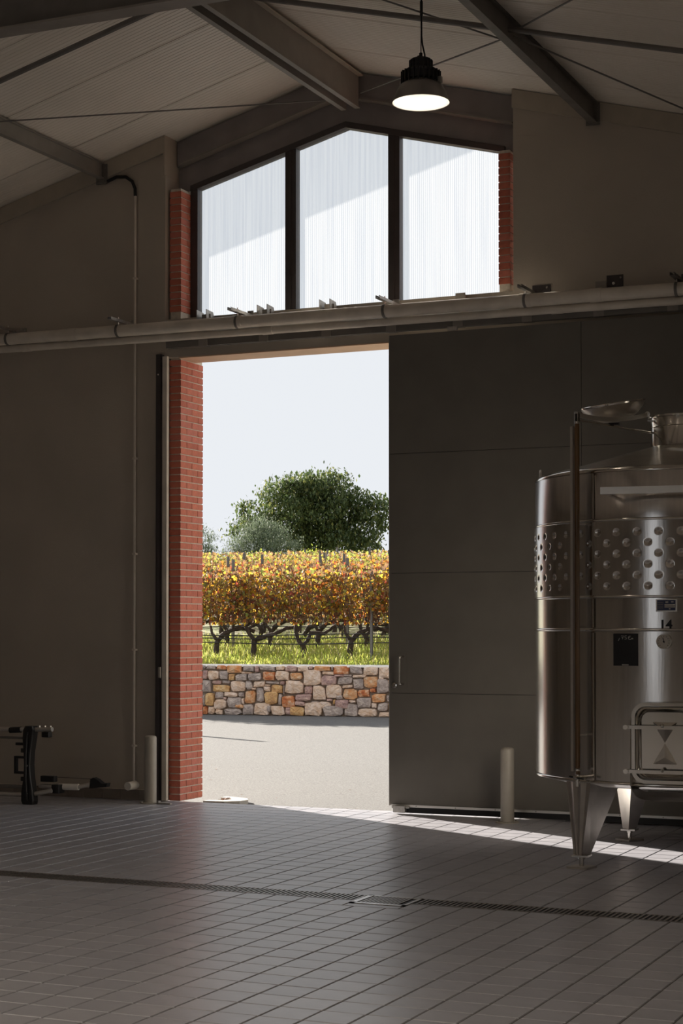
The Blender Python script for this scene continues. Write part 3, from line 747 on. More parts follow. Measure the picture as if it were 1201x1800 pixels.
for sgn in (1, -1):
    py = MB(); py.add([(-.078, sgn * .135 + .0, .036), (.078, sgn * .135, .036), (0, sgn * .002 + 0, .036), (0, sgn * .09, .062 if sgn > 0 else .048)], [(0, 1, 3), (1, 2, 3), (2, 0, 3)])
    onshell(py, 'pressed_triangle', M['inox_pol'] if sgn > 0 else M['inox_mat'], FA, TR, MZ)
for z in (.968, .682):
    cb = onshell(MB().box(-.262, .262, -.012, .012, 0, .016).box(-.262, .262, .008, .012, .0, .03), 'clamp_bar', M['inox_pol'], FA, TR + .066, z)
    for s in (-.245, .245):
        onshell(MB().lathe([(0, .032), (.016, .032), (.016, .012), (.010, .012), (.010, -.07)], 16, (s, 0, 0)), 'clamp_bolt', M['inox_pol'], 0, 0, 0, 40, cb)
    onshell(MB().lathe([(0, .036), (.010, .034), (.013, .026), (.013, .016)], 16, (-.01, .012, 0)), 'clamp_nut', M['inox_pol'], 0, 0, 0, 40, cb)
# legs: folded tapering sheet with levelling foot
def leg(a):
    n = pol(a, 1, 0); t = pol(a + 90, 1, 0); up_ = Vector((0, 0, 1))
    def ringat(q, z):
        w = .125 * (1 - q) + .040 * q; r0 = (TR - .01) * (1 - q) + (TR - .02) * q; din = .34 * (1 - q) + .085 * q; wi = .10 * (1 - q) + .03 * q
        pts = []
        for k in range(7):
            b = (k / 6 - .5) * 2; zig = (.010 if k % 2 else 0) * (1 - .5 * q)
            pts.append(n * (r0 - .02 * b * b * (1 - q) - zig) + t * (b * w) + up_ * z)
        pts.append(n * (r0 - din) + t * wi + up_ * z); pts.append(n * (r0 - din) - t * wi + up_ * z)
        return pts
    lg = loft([ringat(0, .62), ringat(.12, .56), ringat(1, .085)]); k = len(lg.v); lg.add(ringat(1, .085), [tuple(range(9))[::-1]])
    L = lg.build('leg', M['inox_mat'], tank)
    c = n * (TR - .055)
    MB().box(c.x - .055, c.x + .055, c.y - .055, c.y + .055, .078, .090).build('leg_cap', M['inox_mat'], L)
    MB().tube([c + up_ * .014, c + up_ * .085], .016, 12).build('levelling_screw', M['inox_pol'], L, 40)
    MB().lathe([(.025, .06), (.025, .075), (0, .076)], 6, (c.x, c.y, 0)).build('screw_nut', M['inox_pol'], L)
    MB().box(-.075, .075, -.075, .075, 0, .014, Matrix.Translation(c) @ Matrix.Rotation(radians(a + 20), 4, 'Z')).build('foot_plate', M['inox_mat'], L)
LA = degrees_ = 0
def wang(al):  # angle given in the viewing frame (right, forward) -> world
    v = rgt * cos(radians(al)) + fwd * sin(radians(al)); return math.degrees(atan2(v.y, v.x))
for al in (215, 104, 340): leg(wang(al))
# ------------------------------------------------------------------ folded trolley frame lying on its side by the wall
ct = empty('folded_trolley', (-9.18, 13.50, 0), 0.); tag(ct, 'folded trolley frame of aluminium tubes and black plastic lying on its side', 'trolley')
def cbar(name, pts, r, m, n=12, sm=40): return MB().tube(pts, r, n).build(name, m, ct, sm)
# tall black end moulding, waisted in the middle
prof_ = [(0.0, -.055, .055), (.03, -.07, .062), (.12, -.07, .052), (.25, -.045, .030), (.36, -.040, .022), (.47, -.045, .028), (.60, -.058, .050), (.68, -.052, .062), (.715, -.03, .05)]
rings = []
for z, xa_, xb_ in prof_: rings.append([(xa_, -.045, z), (xb_, -.045, z), (xb_, .045, z), (xa_, .045, z)])
lm = loft(rings); lm.add([rings[0][k] for k in (3, 2, 1, 0)], [(0, 1, 2, 3)]); lm.add(rings[-1], [(0, 1, 2, 3)])
lm.build('end_moulding', M['blacks'], ct, bevel=.012)
MB().tube([(.0, -.05, .04), (-.01, -.06, .25), (-.01, -.06, .45), (.0, -.05, .66)], .012, 8).build('moulding_rib', M['black'], ct, 50)
hb_ = MB(); hb_.box(-.165, -.05, -.02, .02, .415, .437); hb_.box(-.165, -.142, -.02, .02, .275, .437); hb_.box(-.165, -.05, -.02, .02, .275, .297); hb_.build('grip_bracket', M['blacks'], ct, bevel=.004)
MB().box(-.15, -.05, -.02, .02, .535, .562).build('peg', M['blacks'], ct, bevel=.006)
MB().box(-.085, -.03, -.03, .03, .47, .51).build('hinge_block', M['blacks'], ct, bevel=.006); MB().box(-.085, -.03, -.03, .03, .21, .25).build('hinge_block', M['blacks'], ct, bevel=.006)
for z in (.355, .10, .64): MB().tube([(.0, -.05, z), (.0, -.058, z)], .009, 8).build('screw', M['alu'], ct)
cbar('tube', [(-1.1, 0, .672), (.0, 0, .682), (.24, 0, .69)], .021, M['alu'])
cbar('tube', [(-1.1, .05, .60), (-.02, .05, .60)], .012, M['steel_dark'])
cbar('tube', [(-1.1, 0, .075), (.0, 0, .085), (.22, .02, .13)], .021, M['alu'])
cbar('tube', [(-1.1, .03, .15), (-.03, .03, .15)], .016, M['steel_dark'])
MB().tube([(-.22, 0, .672), (-.10, 0, .679)], .028, 12).build('tube_joint', M['blacks'], ct, 40)
MB().box(.14, .22, -.03, .03, .615, .665).build('tube_foot', M['blacks'], ct, bevel=.008)
for x in (.10, .16, .22): MB().tube([(x, 0, .70), (x, 0, .722)], .008, 8).build('screw', M['alu'], ct)
# long low arm stretching along the floor
cbar('arm', [(.02, .12, .16), (.24, .14, .155), (.42, .16, .16), (.56, .18, .19)], .020, M['alu'])
MB().tube([(.22, .14, .155), (.42, .16, .158)], .030, 12).build('wrapped_sleeve', M['white'], ct, 40)
MB().prism([(.54, .15), (.72, .17), (.73, .205), (.67, .20), (.62, .235), (.58, .25), (.55, .235)], 'y', .15, .21).build('arm_tip', M['blacks'], ct)
MB().box(.05, .20, .09, .15, .20, .255).build('arm_clamp', M['blacks'], ct, bevel=.006)
MB().box(.19, .27, .06, .16, .10, .18).build('arm_clamp', M['blacks'], ct, bevel=.006)
cbar('arm_stay', [(.06, .13, .245), (.56, .18, .235)], .004, M['steel_dark'], 6)
# ------------------------------------------------------------------ outside: asphalt, stone wall, vineyard, trees
ym = MB(); yv = []
for yy_ in (-40, 14.301, 19, 34):
    zz_ = -.012 if yy_ > 18 else -.085
    yv += [(-70, yy_, zz_), (40, yy_, zz_)]
ym.add(yv, [(0, 1, 3, 2), (2, 3, 5, 4), (4, 5, 7, 6)])
yz = lambda y: -.012 if y > 19 else -.085 + .073 * max(0, y - 14.301) / 4.699
yard = struct(ym.build('floor_yard', M['asphalt'])); yard['label'] = 'sunlit grey asphalt yard outside the doorway'
# kerb beside the brick pier with dry leaves
kb = MB(); pts = [(-8.06, 14.74), (-8.06, 14.36)]
pts = [(0, 0), (.22, .02), (.33, .12), (.35, .26), (.28, .38), (.12, .46), (0, .48)]
pts_in = [(0, .10), (.10, .12), (.17, .17), (.18, .26), (.14, .31), (.06, .35), (0, .36)]
vs = [(x, y, .0) for x, y in pts] + [(x, y, .045) for x, y in pts] + [(x, y, .045) for x, y in pts_in] + [(x, y, 0) for x, y in pts_in]
n = 7; fs = []
for r_ in range(3):
    for i in range(n - 1): fs.append((r_*n+i, r_*n+i+1, (r_+1)*n+i+1, (r_+1)*n+i))
o = kb.add(vs, fs).build('kerb_stone', M['kerb'], None, None, (BL + .0, 14.745, -.080)); tag(o, 'pale curved kerb stone at the foot of the brick pier', 'kerb')
M['dryleaf'] = [mat('dry_leaf_%d' % i, c, .8) for i, c in enumerate([(.16, .05, .02), (.22, .09, .03), (.10, .04, .02)])]
def leafpoly(s, bend=.2):
    p = [(0, -.5), (.32, -.28), (.5, .1), (.25, .3), (0, .55), (-.25, .3), (-.5, .1), (-.32, -.28)]
    return [(x * s, y * s, bend * s * (abs(x) - .2)) for x, y in p]
rl_ = random.Random(5)
for k in range(26):
    x, y = BL + .03 + rl_.random() * .12, 14.745 + .10 + rl_.random() * .24
    mb = MB(); mb.add([Matrix.Rotation(rl_.random() * 6, 4, 'Z') @ Matrix.Rotation(rl_.uniform(-.5, .5), 4, 'X') @ Vector(p) for p in leafpoly(rl_.uniform(.03, .05))], [tuple(range(8))])
    o = mb.build('dry_leaf', M['dryleaf'][k % 3], None, None, (x, y, -.066 + .03 * rl_.random())); tag(o, 'small dry brown leaf heaped behind the pale kerb stone', 'leaf', 'dry leaves behind the kerb')
for k in range(34):
    x, y = rl_.uniform(-9.5, -5.5), 14.9 + rl_.random() ** 2 * 8
    x -= (y - 14.9) * .40
    mb = MB(); mb.add([Matrix.Rotation(rl_.random() * 6, 4, 'Z') @ Vector(p) for p in leafpoly(rl_.uniform(.02, .04))], [tuple(range(8))])
    o = mb.build('dry_leaf', M['dryleaf'][k % 3], None, None, (x, y, yz(y) + .005)); tag(o, 'tiny dry leaf lying loose on the open asphalt', 'leaf', 'loose leaves on the asphalt')

o = empty('shadow_post', (-18.7, 26.5, -.012)); tag(o, 'unseen slim timber post added beyond the brick pier to cast a shadow', 'post')  # out of view, added to throw the thin shadow across the asphalt
MB().prism([(-.045, -.045), (.045, -.045), (.045, .045), (-.045, .045)], 'z', 0, 2.9).build('shaft', M['tbark'], o); MB().lathe([(.07, 2.9), (.05, 2.95), (0, 2.99)], 8).build('cap', M['steel_mid'], o)
WA = radians(8.115); W0 = Vector((-15.974, 29.195, -.012))
wd = Vector((cos(WA), sin(WA), 0)); wn = Vector((-sin(WA), cos(WA), 0))     # along the wall, away from the yard
def wl(s, t, z): return W0 + wd * s + wn * t + Vector((0, 0, z))
SW = empty('stone_wall', wl(0, 0, 0), WA); tag(SW, 'low dry-laid rubble stone wall of ochre and grey stones below the vineyard', 'wall')
WH = .95
MB().box(-9, 13, .05, .40, 0, WH - .03).build('core', M['wallcore'], SW)
cp = MB(); rc = random.Random(3); vs = []
for i in range(111):
    x = -9 + .2 * i; e = rc.uniform(-.012, .012)
    vs += [(x, -.005 + e, WH - .04), (x, .005 + e, WH - .003 + e * .6), (x, .40, WH + .0)]
cp.add(vs, [f for i in range(110) for f in ((3*i, 3*i+3, 3*i+4, 3*i+1), (3*i+1, 3*i+4, 3*i+5, 3*i+2))]); cp.build('coping', M['coping'], SW)
def stonemat(name, c1, c2, c3):
    m = bpy.data.materials.new(name); m.use_nodes = True; nt = m.node_tree; b = nt.nodes['Principled BSDF']; b.inputs['Roughness'].default_value = .95; b.inputs['Specular IOR Level'].default_value = .2
    tc = nt.nodes.new('ShaderNodeTexCoord'); oi = nt.nodes.new('ShaderNodeObjectInfo'); ad = nt.nodes.new('ShaderNodeVectorMath'); ad.operation = 'ADD'
    sc = nt.nodes.new('ShaderNodeVectorMath'); sc.operation = 'SCALE'; cb_ = nt.nodes.new('ShaderNodeCombineXYZ')
    for k in range(3): nt.links.new(oi.outputs['Random'], cb_.inputs[k])
    sc.inputs['Scale'].default_value = 37.; nt.links.new(cb_.outputs[0], sc.inputs[0])
    nt.links.new(tc.outputs['Object'], ad.inputs[0]); nt.links.new(sc.outputs[0], ad.inputs[1])
    nz = nt.nodes.new('ShaderNodeTexNoise'); nz.inputs['Scale'].default_value = 9.; nz.inputs['Detail'].default_value = 6; nz.inputs['Roughness'].default_value = .65
    nt.links.new(ad.outputs[0], nz.inputs['Vector'])
    rp_ = nt.nodes.new('ShaderNodeValToRGB'); nt.links.new(nz.outputs['Fac'], rp_.inputs[0])
    el = rp_.color_ramp.elements; el[0].position = .36; el[0].color = (*c2, 1); el[1].position = .50; el[1].color = (*c1, 1); e = el.new(.64); e.color = (*c3, 1)
    nt.links.new(rp_.outputs[0], b.inputs['Base Color'])
    n2 = nt.nodes.new('ShaderNodeTexNoise'); n2.inputs['Scale'].default_value = 26; n2.inputs['Detail'].default_value = 5; nt.links.new(ad.outputs[0], n2.inputs['Vector'])
    bp = nt.nodes.new('ShaderNodeBump'); bp.inputs['Strength'].default_value = .8; bp.inputs['Distance'].default_value = .03; nt.links.new(n2.outputs['Fac'], bp.inputs['Height']); nt.links.new(bp.outputs[0], b.inputs['Normal'])
    return m
ST = {'g': stonemat('stone_grey', (0.44, 0.36, 0.32), (0.31, 0.26, 0.24), (0.59, 0.50, 0.44)), 'o': stonemat('stone_orange', (0.67, 0.37, 0.19), (0.64, 0.26, 0.10), (0.74, 0.54, 0.37)),
      'r': stonemat('stone_rust', (0.61, 0.24, 0.10), (0.44, 0.13, 0.06), (0.74, 0.49, 0.33)), 'b': stonemat('stone_beige', (0.72, 0.54, 0.41), (0.60, 0.40, 0.27), (0.79, 0.64, 0.54)),
      'p': stonemat('stone_mauve', (0.49, 0.32, 0.28), (0.36, 0.24, 0.23), (0.64, 0.46, 0.38)), 'y': stonemat('stone_ochre', (0.67, 0.40, 0.17), (0.49, 0.28, 0.14), (0.74, 0.54, 0.31))}
S1 = '''42 75 80 128 g|82 78 203 133 g|207 85 332 140 r|335 88 525 178 o|527 92 672 158 g|672 92 720 172 p|720 92 915 152 g|918 95 1025 148 b|1027 92 1170 165 p
42 135 108 248 p|108 138 243 262 b|245 150 355 254 g|362 185 430 262 y|433 185 585 268 g|500 160 640 190 b|588 178 755 265 g|757 155 912 268 r|915 152 1085 265 b|1088 170 1236 258 o
42 255 150 398 g|153 262 270 308 p|275 258 377 308 g|155 310 378 398 y|382 270 562 395 b|562 265 645 375 g|648 272 790 348 b|793 275 965 308 g|967 272 1025 315 p|770 332 857 395 b|860 312 1005 412 y|1028 262 1246 425 b
78 405 187 565 y|187 393 298 482 g|303 400 472 458 b|475 400 545 458 g|548 378 682 535 o|685 348 782 522 g|783 388 945 552 y|948 420 993 556 g|995 435 1150 582 r|42 425 76 560 g|1008 320 1026 432 g
187 482 333 598 b|333 460 515 588 g|515 470 546 545 b|42 562 103 660 r|107 570 200 660 b|200 595 290 662 b|295 592 517 668 g|520 540 660 672 g|662 525 853 678 b|820 555 865 640 g|862 555 1030 685 b|1030 580 1105 668 p|1080 567 1260 692 y|300 455 335 490 p|430 540 540 590 o|790 310 855 332 b|640 350 690 375 b'''
S2 = '''70 95 203 162 b|205 95 250 135 p|255 92 465 155 o|487 98 678 195 r|680 100 830 192 g|835 95 1003 208 b|1010 105 1140 240 b|140 138 357 330 b|360 158 500 202 b|350 205 535 325 p|533 222 710 315 g|715 196 875 235 b|713 240 845 368 g|835 218 998 358 o|990 250 1130 425 g|1105 175 1160 245 b|1115 260 1160 325 b
150 332 248 425 p|248 322 408 507 b|405 315 590 480 b|592 318 712 358 b|595 360 765 495 o|765 370 910 465 r|910 358 980 410 r|930 418 1097 528 o|1098 440 1165 522 g|1010 215 1065 262 b|465 95 487 150 g
48 425 243 505 p|48 507 170 565 p|160 515 370 695 b|318 510 470 605 b|525 432 600 488 g|515 488 672 600 p|487 488 520 550 y|372 560 620 692 g|615 533 775 692 g|757 470 932 593 g|930 530 990 590 b|1000 525 1120 632 g|768 592 1005 700 b|1013 635 1165 702 b|1122 530 1165 625 o|678 498 750 530 b|415 480 485 510 p|230 505 330 560 g|500 197 620 225 p|600 195 710 222 g'''
px_s = lambda px: (px - 356.) * 3.677 / 331.
def s_h(px, py):
    base = 1254.3 + (px - 356) / 331 * 5.6; top = 1166.2 + (px - 356) / 331 * 2.4
    return (base - py) / (base - top) * WH
rs = random.Random(11); stones = []
for src, x0 in ((S1, 350.), (S2, 515.)):
    for tok in src.replace('\n', '|').split('|'):
        a, b, c, d, k = tok.split(); a, b, c, d = [float(q) / 6.672 for q in (a, b, c, d)]
        pa, pc = x0 + a, x0 + c
        stones.append((px_s(pa), px_s(pc), max(.0, s_h((pa + pc) / 2, 1155 + d)), min(WH - .015, s_h((pa + pc) / 2, 1155 + b)), k))
def stone(sa, sb, za, zb, k):
    w, h = (sb - sa) / 2 - .002, (zb - za) / 2 - .002
    n = 11; proud = rs.uniform(.0, .055); rings = []
    rad = [rs.uniform(.84, 1.10) for _ in range(n)]; ph = rs.uniform(-.22, .22); e = rs.uniform(.34, .55); sk = rs.uniform(-.16, .16); sh_ = rs.uniform(-.10, .10)
    def ring(f, y, jit=0.):
        r_ = []
        for i in range(n):
            t = 2 * pi * (i + .5) / n + ph; c, s = cos(t), sin(t)
            x = math.copysign(abs(c) ** e, c) * w * rad[i]; z = math.copysign(abs(s) ** e, s) * h * rad[i]
            x, z = x + sk * z * .8, z + sh_ * x * .8; x = max(-w, min(w, x)); z = max(-h, min(h, z))
            r_.append((x * f, y + rs.uniform(-jit, jit), z * f))
        return r_
    ro = [ring(1, .10), ring(1, -proud + .012), ring(.93, -proud - .004, .006), ring(.55, -proud - .018, .010)]
    mb = loft(ro); o = len(mb.v); mb.add([(0, -proud - .022 + rs.uniform(-.008, .008), 0)], [])
    for i in range(n): mb.f.append([3 * n + i, 3 * n + (i + 1) % n, o]); mb.m.append(0)
    return mb.mesh('stone', ST[k])
for (sa, sb, za, zb, k) in stones:
    me = stone(sa, sb, za, zb, k); c = ((sa + sb) / 2, .0, (za + zb) / 2)
    link('stone', me, SW, c)
    link('stone', me, SW, (c[0] - 3.70, 0, c[2])); link('stone', me, SW, (c[0] + 3.66, 0, c[2]))

# terrain: gentle slope up behind the wall
SL = .06
def gz(t): return WH - .03 + SL * max(0, t - .3)
tm = MB(); vs = []; fs = []; NT, NS = 40, 36
for j in range(NT + 1):
    t = .30 + 89.7 * (j / NT) ** 1.6
    for i in range(NS + 1):
        s = -60 + 110 * i / NS; p = wl(s, t, gz(t) + (.03 * sin(s * 3.1 + t) if j > 1 else 0)); vs.append(p)
for j in range(NT):
    for i in range(NS): a = j * (NS + 1) + i; fs.append((a, a + 1, a + NS + 2, a + NS + 1))
tag(struct(tm.add(vs, fs).build('floor_vineyard', M['soil'])), 'grassy vineyard ground sloping up behind the stone wall')

# grass
M['grass'] = [mat('grass_%d' % i, c, .7, trans=.55) for i, c in enumerate([(.46, .50, .09), (.56, .56, .15), (.28, .37, .07), (.58, .52, .27), (.38, .46, .09)])]
gr = MB(); rg = random.Random(21)
def blade(s, t, h, w, m):
    gr.cur = m; p = wl(s, t, gz(t) - .01); a = rg.random() * 2 * pi; d = Vector((cos(a), sin(a), 0)); ln = Vector((rg.uniform(-1, 1), rg.uniform(-1, 1), 0)) * h * .45
    o = [p - d * w, p + d * w, p + ln * .4 + Vector((0, 0, h * .6)) + d * w * .7, p + ln * .4 + Vector((0, 0, h * .6)) - d * w * .7, p + ln + Vector((0, 0, h))]
    gr.add(o, [(0, 1, 2, 3), (3, 2, 4)])
for _ in range(23000):
    t = .42 + 7.4 * rg.random() ** 1.5; s = rg.uniform(-3.2, 7.2) if t < 3 else rg.uniform(-3.5 - t * .15, 7.5)
    clump = .5 + .5 * sin(s * 4.1 + 2 * sin(t * 3)) * sin(t * 2.7 + s)
    h = (.05 + .16 * rg.random() * (.35 + clump)) * (1.3 if t > 1.2 else 1.)
    m = rg.choices(range(5), (4, 5, 2 + 3 * (1 - clump), 2 + 2 * (t > 3), 4))[0]
    blade(s, t, h, .006 + .005 * rg.random(), m)
tag(gr.build('meadow_grass', M['grass']), 'bright yellow-green grass growing along the top of the stone wall', 'grass', kind='stuff')

# vines
VL = [(.52, .27, .03), (.58, .40, .05), (.46, .15, .03), (.30, .07, .04), (.36, .32, .07), (.26, .165, .065), (.20, .12, .07), (.20, .23, .055)]
M['vine'] = [mat('vine_leaf_%d' % i, tuple(q * 1.02 for q in c), .65, trans=.6) for i, c in enumerate(VL)]
M['shoot'] = mat('vine_shoot', (.17, .09, .055), .9)
def vleaf(mb, p, size, r_):
    q = Matrix.Rotation(r_.uniform(0, 2 * pi), 4, 'Z') @ Matrix.Rotation(r_.uniform(.3, 1.9), 4, 'X') @ Matrix.Rotation(r_.uniform(0, 6.28), 4, 'Z')
    sh = [(0, -.12), (.30, -.42), (.55, -.02), (.34, .14), (.30, .42), (0, .60), (-.28, .38), (-.36, .12), (-.55, -.05), (-.28, -.42)]
    mb.add([p + q @ Vector((x * size, y * size, size * .25 * (x * x - .1))) for x, y in sh], [(0, 1, 2, 3, 4, 5), (0, 5, 6, 7, 8, 9)])
def foliage(r_, n, w, z0, z1, dep, weights, size):
    mb = MB()
    for _ in range(n):
        x = r_.uniform(-w, w); u = r_.random(); z = z0 + (z1 - z0) * u
        if u < .25 and r_.random() < .55 - .4 * sin(x * 5 + w * 3): z += .25 * (z1 - z0)
        y = r_.gauss(0, dep * (.55 + .6 * (1 - abs(u - .45))))
        mb.cur = r_.choices(range(8), weights)[0]; vleaf(mb, Vector((x, y, z)), size * r_.uniform(.65, 1.15), r_)
    return mb.mesh('foliage', M['vine'])
def shoots(r_, n, w, z0, z1):
    mb = MB()
    for _ in range(n):
        x = r_.uniform(-w, w); y = r_.gauss(0, .1); pts = [Vector((x, y, z0 + .02))]
        dx, dy = r_.uniform(-.25, .25), r_.uniform(-.3, .3)
        for k in range(1, 4): q = k / 3; pts.append(Vector((x + dx * q + r_.uniform(-.03, .03), y + dy * q, z0 + (z1 - z0 + r_.uniform(-.1, .22)) * q)))
        mb.tube(pts, [.007, .006, .005, .003], 4, False)
    return mb.mesh('shoots', M['shoot'])
rv = random.Random(31)
front_w = (6, 7, 5, 2.5, 5, 10, 9, 3); back_w = (1.5, 2.5, 3, 4, 4, 11, 13, 4); far_w = (1, 3, 1, 1, 8, 11, 9, 9)
folF = [foliage(rv, 1250, .62, .70, 1.74, .27, front_w, .078) for _ in range(3)]
folB = [foliage(rv, 800, .62, .70, 1.78, .28, back_w, .088) for _ in range(3)]
folR = [foliage(rv, 560, .62, .55, 1.82, .30, far_w, .085) for _ in range(3)]
shF = [shoots(rv, 60, .6, .72, 1.65) for _ in range(3)]
def trunk_mesh(paths):
    mb = MB()
    for pts, r0, r1 in paths:
        # finer, gnarled path
        q = []
        for a, b in zip(pts[:-1], pts[1:]):
            for k in range(4): f = k / 4; q.append(Vector(a).lerp(Vector(b), f) + Vector((rv.uniform(-.008, .008), rv.uniform(-.01, .01), rv.uniform(-.008, .008))))
        q.append(Vector(pts[-1])); n = len(q)
        mb.tube(q, [(r0 + (r1 - r0) * i / n) * rv.uniform(.86, 1.16) for i in range(n)], 8)
    return mb.mesh('trunk', M['bark'], 70)
# front-row trunks drawn in metres (x along the row, z above ground)
TRK = [
 [([(0, 0, -.05), (.01, 0, .2), (.03, .0, .40)], .062, .055), ([(.02, 0, .38), (-.10, .02, .55), (-.16, .03, .65), (-.08, .05, .85)], .045, .03), ([(.03, 0, .38), (.2, .01, .46), (.42, .07, .52), (.62, .17, .62), (.92, .20, .68)], .050, .03), ([(-.14, .03, .62), (.05, .05, .70), (.10, .05, .80)], .03, .02)],
 [([(-.03, 0, -.05), (.03, 0, .18), (.0, 0, .30)], .058, .055), ([(0, 0, .28), (-.10, 0, .42), (-.15, 0, .62), (-.09, .03, .80)], .048, .03), ([(0, 0, .28), (.10, 0, .38), (.16, .02, .54), (.40, .12, .52), (.62, .18, .68)], .042, .03), ([(-.15, 0, .55), (-.05, .03, .72), (.08, .04, .78)], .03, .02)],
 [([(-.02, 0, -.05), (.0, 0, .20), (.02, .0, .40)], .06, .055), ([(.02, 0, .38), (-.09, 0, .52), (-.13, .02, .68)], .035, .02), ([(.02, 0, .38), (.15, .02, .52), (.30, .06, .60), (.48, .14, .64), (.74, .19, .56)], .048, .04), ([(.3, .06, .58), (.36, .06, .75)], .03, .02)],
 [([(0, 0, -.05), (.07, 0, .16), (.18, 0, .30), (.30, 0, .33), (.42, 0, .40)], .058, .055), ([(.40, 0, .40), (.36, 0, .48), (.20, .02, .54), (.02, .03, .66), (-.12, .03, .80), (-.20, .04, .95)], .05, .03), ([(.38, 0, .36), (.46, 0, .52), (.40, .02, .62)], .06, .04)],
]
trk_me = [trunk_mesh(t) for t in TRK]
ROWS = []
rw0 = 1.72
def vine(row, s, t, variant, fol, label, grp, sh=True, flip=False, wz=1.):
    o = empty('grapevine', wl(s, t, gz(t)), WA); tag(o, label, 'vine', grp)
    a = link('trunk', trk_me[variant], o)
    if flip: a.scale = (-1, 1, 1)
    b = link('foliage', fol, o, ( .1, 0, 0)); b['kind'] = 'stuff'
    if sh: c = link('shoots', shF[variant % 3], o); c['kind'] = 'stuff'
    return o
def row_s(px, y=1157): return 0
front = [(-3.3, 1), (-2.35, 2), (-1.5, 3), (-.35, 2), (.42, 0), (1.45, 1), (2.42, 2), (3.42, 3), (4.3, 1), (5.25, 0), (6.2, 2)]
flab = {0: 'front-row vine with one long low arm and a short raised arm', 1: 'front-row vine whose trunk forks into a plain Y', 2: 'front-row vine with a thick arm reaching level past the post', 3: 'front-row vine with a trunk leaning far over then doubling back'}
for s, v in front:
    lab = flab[v] if s in (.42, 1.45, 2.42, 3.42) else ('front-row vine half hidden behind the brick pier' if s == -.35 else 'front-row vine further along the stone wall past the doorway sides')
    vine(0, s, rw0, v, folF[v % 3], lab, 'grapevines of the front row')
names = ['second', 'third', 'fourth', 'fifth', 'sixth', 'seventh', 'eighth', 'ninth']
for k in range(8):
    t = rw0 + 3.0 * (k + 1)
    s = -3.6 - .36 * (k * 3) + rv.random() * .5
    while s < 6.3 + .05 * k:
        v = rv.randrange(4)
        vine(k + 1, s, t, v, (folB if k < 3 else folR)[rv.randrange(3)], 'leafy autumn grapevine in the %s row behind the stone wall' % names[k], 'grapevines of the %s row' % names[k], sh=(k < 3))
        s += rv.uniform(.92, 1.08)
# trellis posts and drip tubes
def tpost(s, t, h, label, grp, r=.028):
    o = empty('trellis_post', wl(s, t, gz(t)), WA); tag(o, label, 'post', grp)
    mb = MB(); mb.box(-r, r, -r * .6, -r * .3, -.1, h); mb.box(-r, -r * .6, -r * .6, r, -.1, h); mb.box(r * .6, r, -r * .6, r, -.1, h); mb.build('profile', M['post'], o)
    for z in (.38, .52, .95, 1.35): MB().box(r, r + .012, -.01, .01, z, z + .025).build('wire_hook', M['post'], o)
    return o
for s in (-2.4, 2.88, 7.6): tpost(s, rw0 - .12, 1.78, 'grey metal trellis post standing in the front vine row', 'front row trellis posts')
for k in range(8):
    t = rw0 + 3.0 * (k + 1); s = -5 + rv.random() * 2
    while s < 6.5: tpost(s, t - .13, 1.95, 'grey metal trellis post standing in the %s vine row' % names[k], '%s row trellis posts' % names[k]); s += rv.uniform(2.0, 2.6)
for (z, y, zz) in ((.335, -.086, 0), (.435, -.086, .01), (.50, -.086, 0)):
    pts = []
    for i in range(23): s = -5 + i * .6; pts.append(Vector((s, y, z + .02 * sin(s * 1.3 + z * 9) )))
    o = MB().tube(pts, .011, 6).build('drip_tube', M['tubeblk'], None, 60, wl(0, rw0, gz(rw0))); o.rotation_euler = (0, 0, WA)
    tag(o, {.335: 'lowest black drip tube strung along the front vine row', .435: 'middle black drip tube strung along the front vine row', .50: 'upper black drip tube strung along the front vine row'}[z], 'tube', 'drip tubes of the front row')
for k in range(3):
    t = rw0 + 3.0 * (k + 1); pts = [Vector((-6 + i * .7, -.088, .48 + .02 * sin(i))) for i in range(20)]
    o = MB().tube(pts, .010, 5).build('drip_tube', M['tubeblk'], None, 60, wl(0, t, gz(t))); o.rotation_euler = (0, 0, WA); tag(o, 'black drip tube strung along the %s vine row' % names[k], 'tube')

# trees
def leafmesh(pts, size, mats, weights, r_, name='foliage', ratio=.5):
    mb = MB()
    for p, sz in pts:
        mb.cur = r_.choices(range(len(mats)), weights)[0]
        q = Matrix.Rotation(r_.uniform(0, 6.28), 4, 'Z') @ Matrix.Rotation(r_.uniform(0, 3.14), 4, 'X')
        s = size * sz; a = ratio
        mb.add([p + q @ Vector(v) for v in ((0, -s, 0), (s * a, 0, s * .12), (0, s, 0), (-s * a, 0, s * .12))], [(0, 1, 2, 3)])
    return mb.mesh(name, mats)
M['oak'] = [mat('oak_leaf_%d' % i, c, .6, trans=.35) for i, c in enumerate([(.085, .12, .04), (.12, .155, .05), (.055, .085, .03), (.20, .21, .07)])]
M['olive'] = [mat('olive_leaf_%d' % i, c, .55, trans=.3) for i, c in enumerate([(.15, .19, .12), (.22, .26, .18), (.10, .14, .08)])]
M['bush'] = [mat('bush_leaf_%d' % i, c, .6, trans=.5) for i, c in enumerate([(.25, .30, .05), (.36, .36, .06), (.18, .22, .04)])]
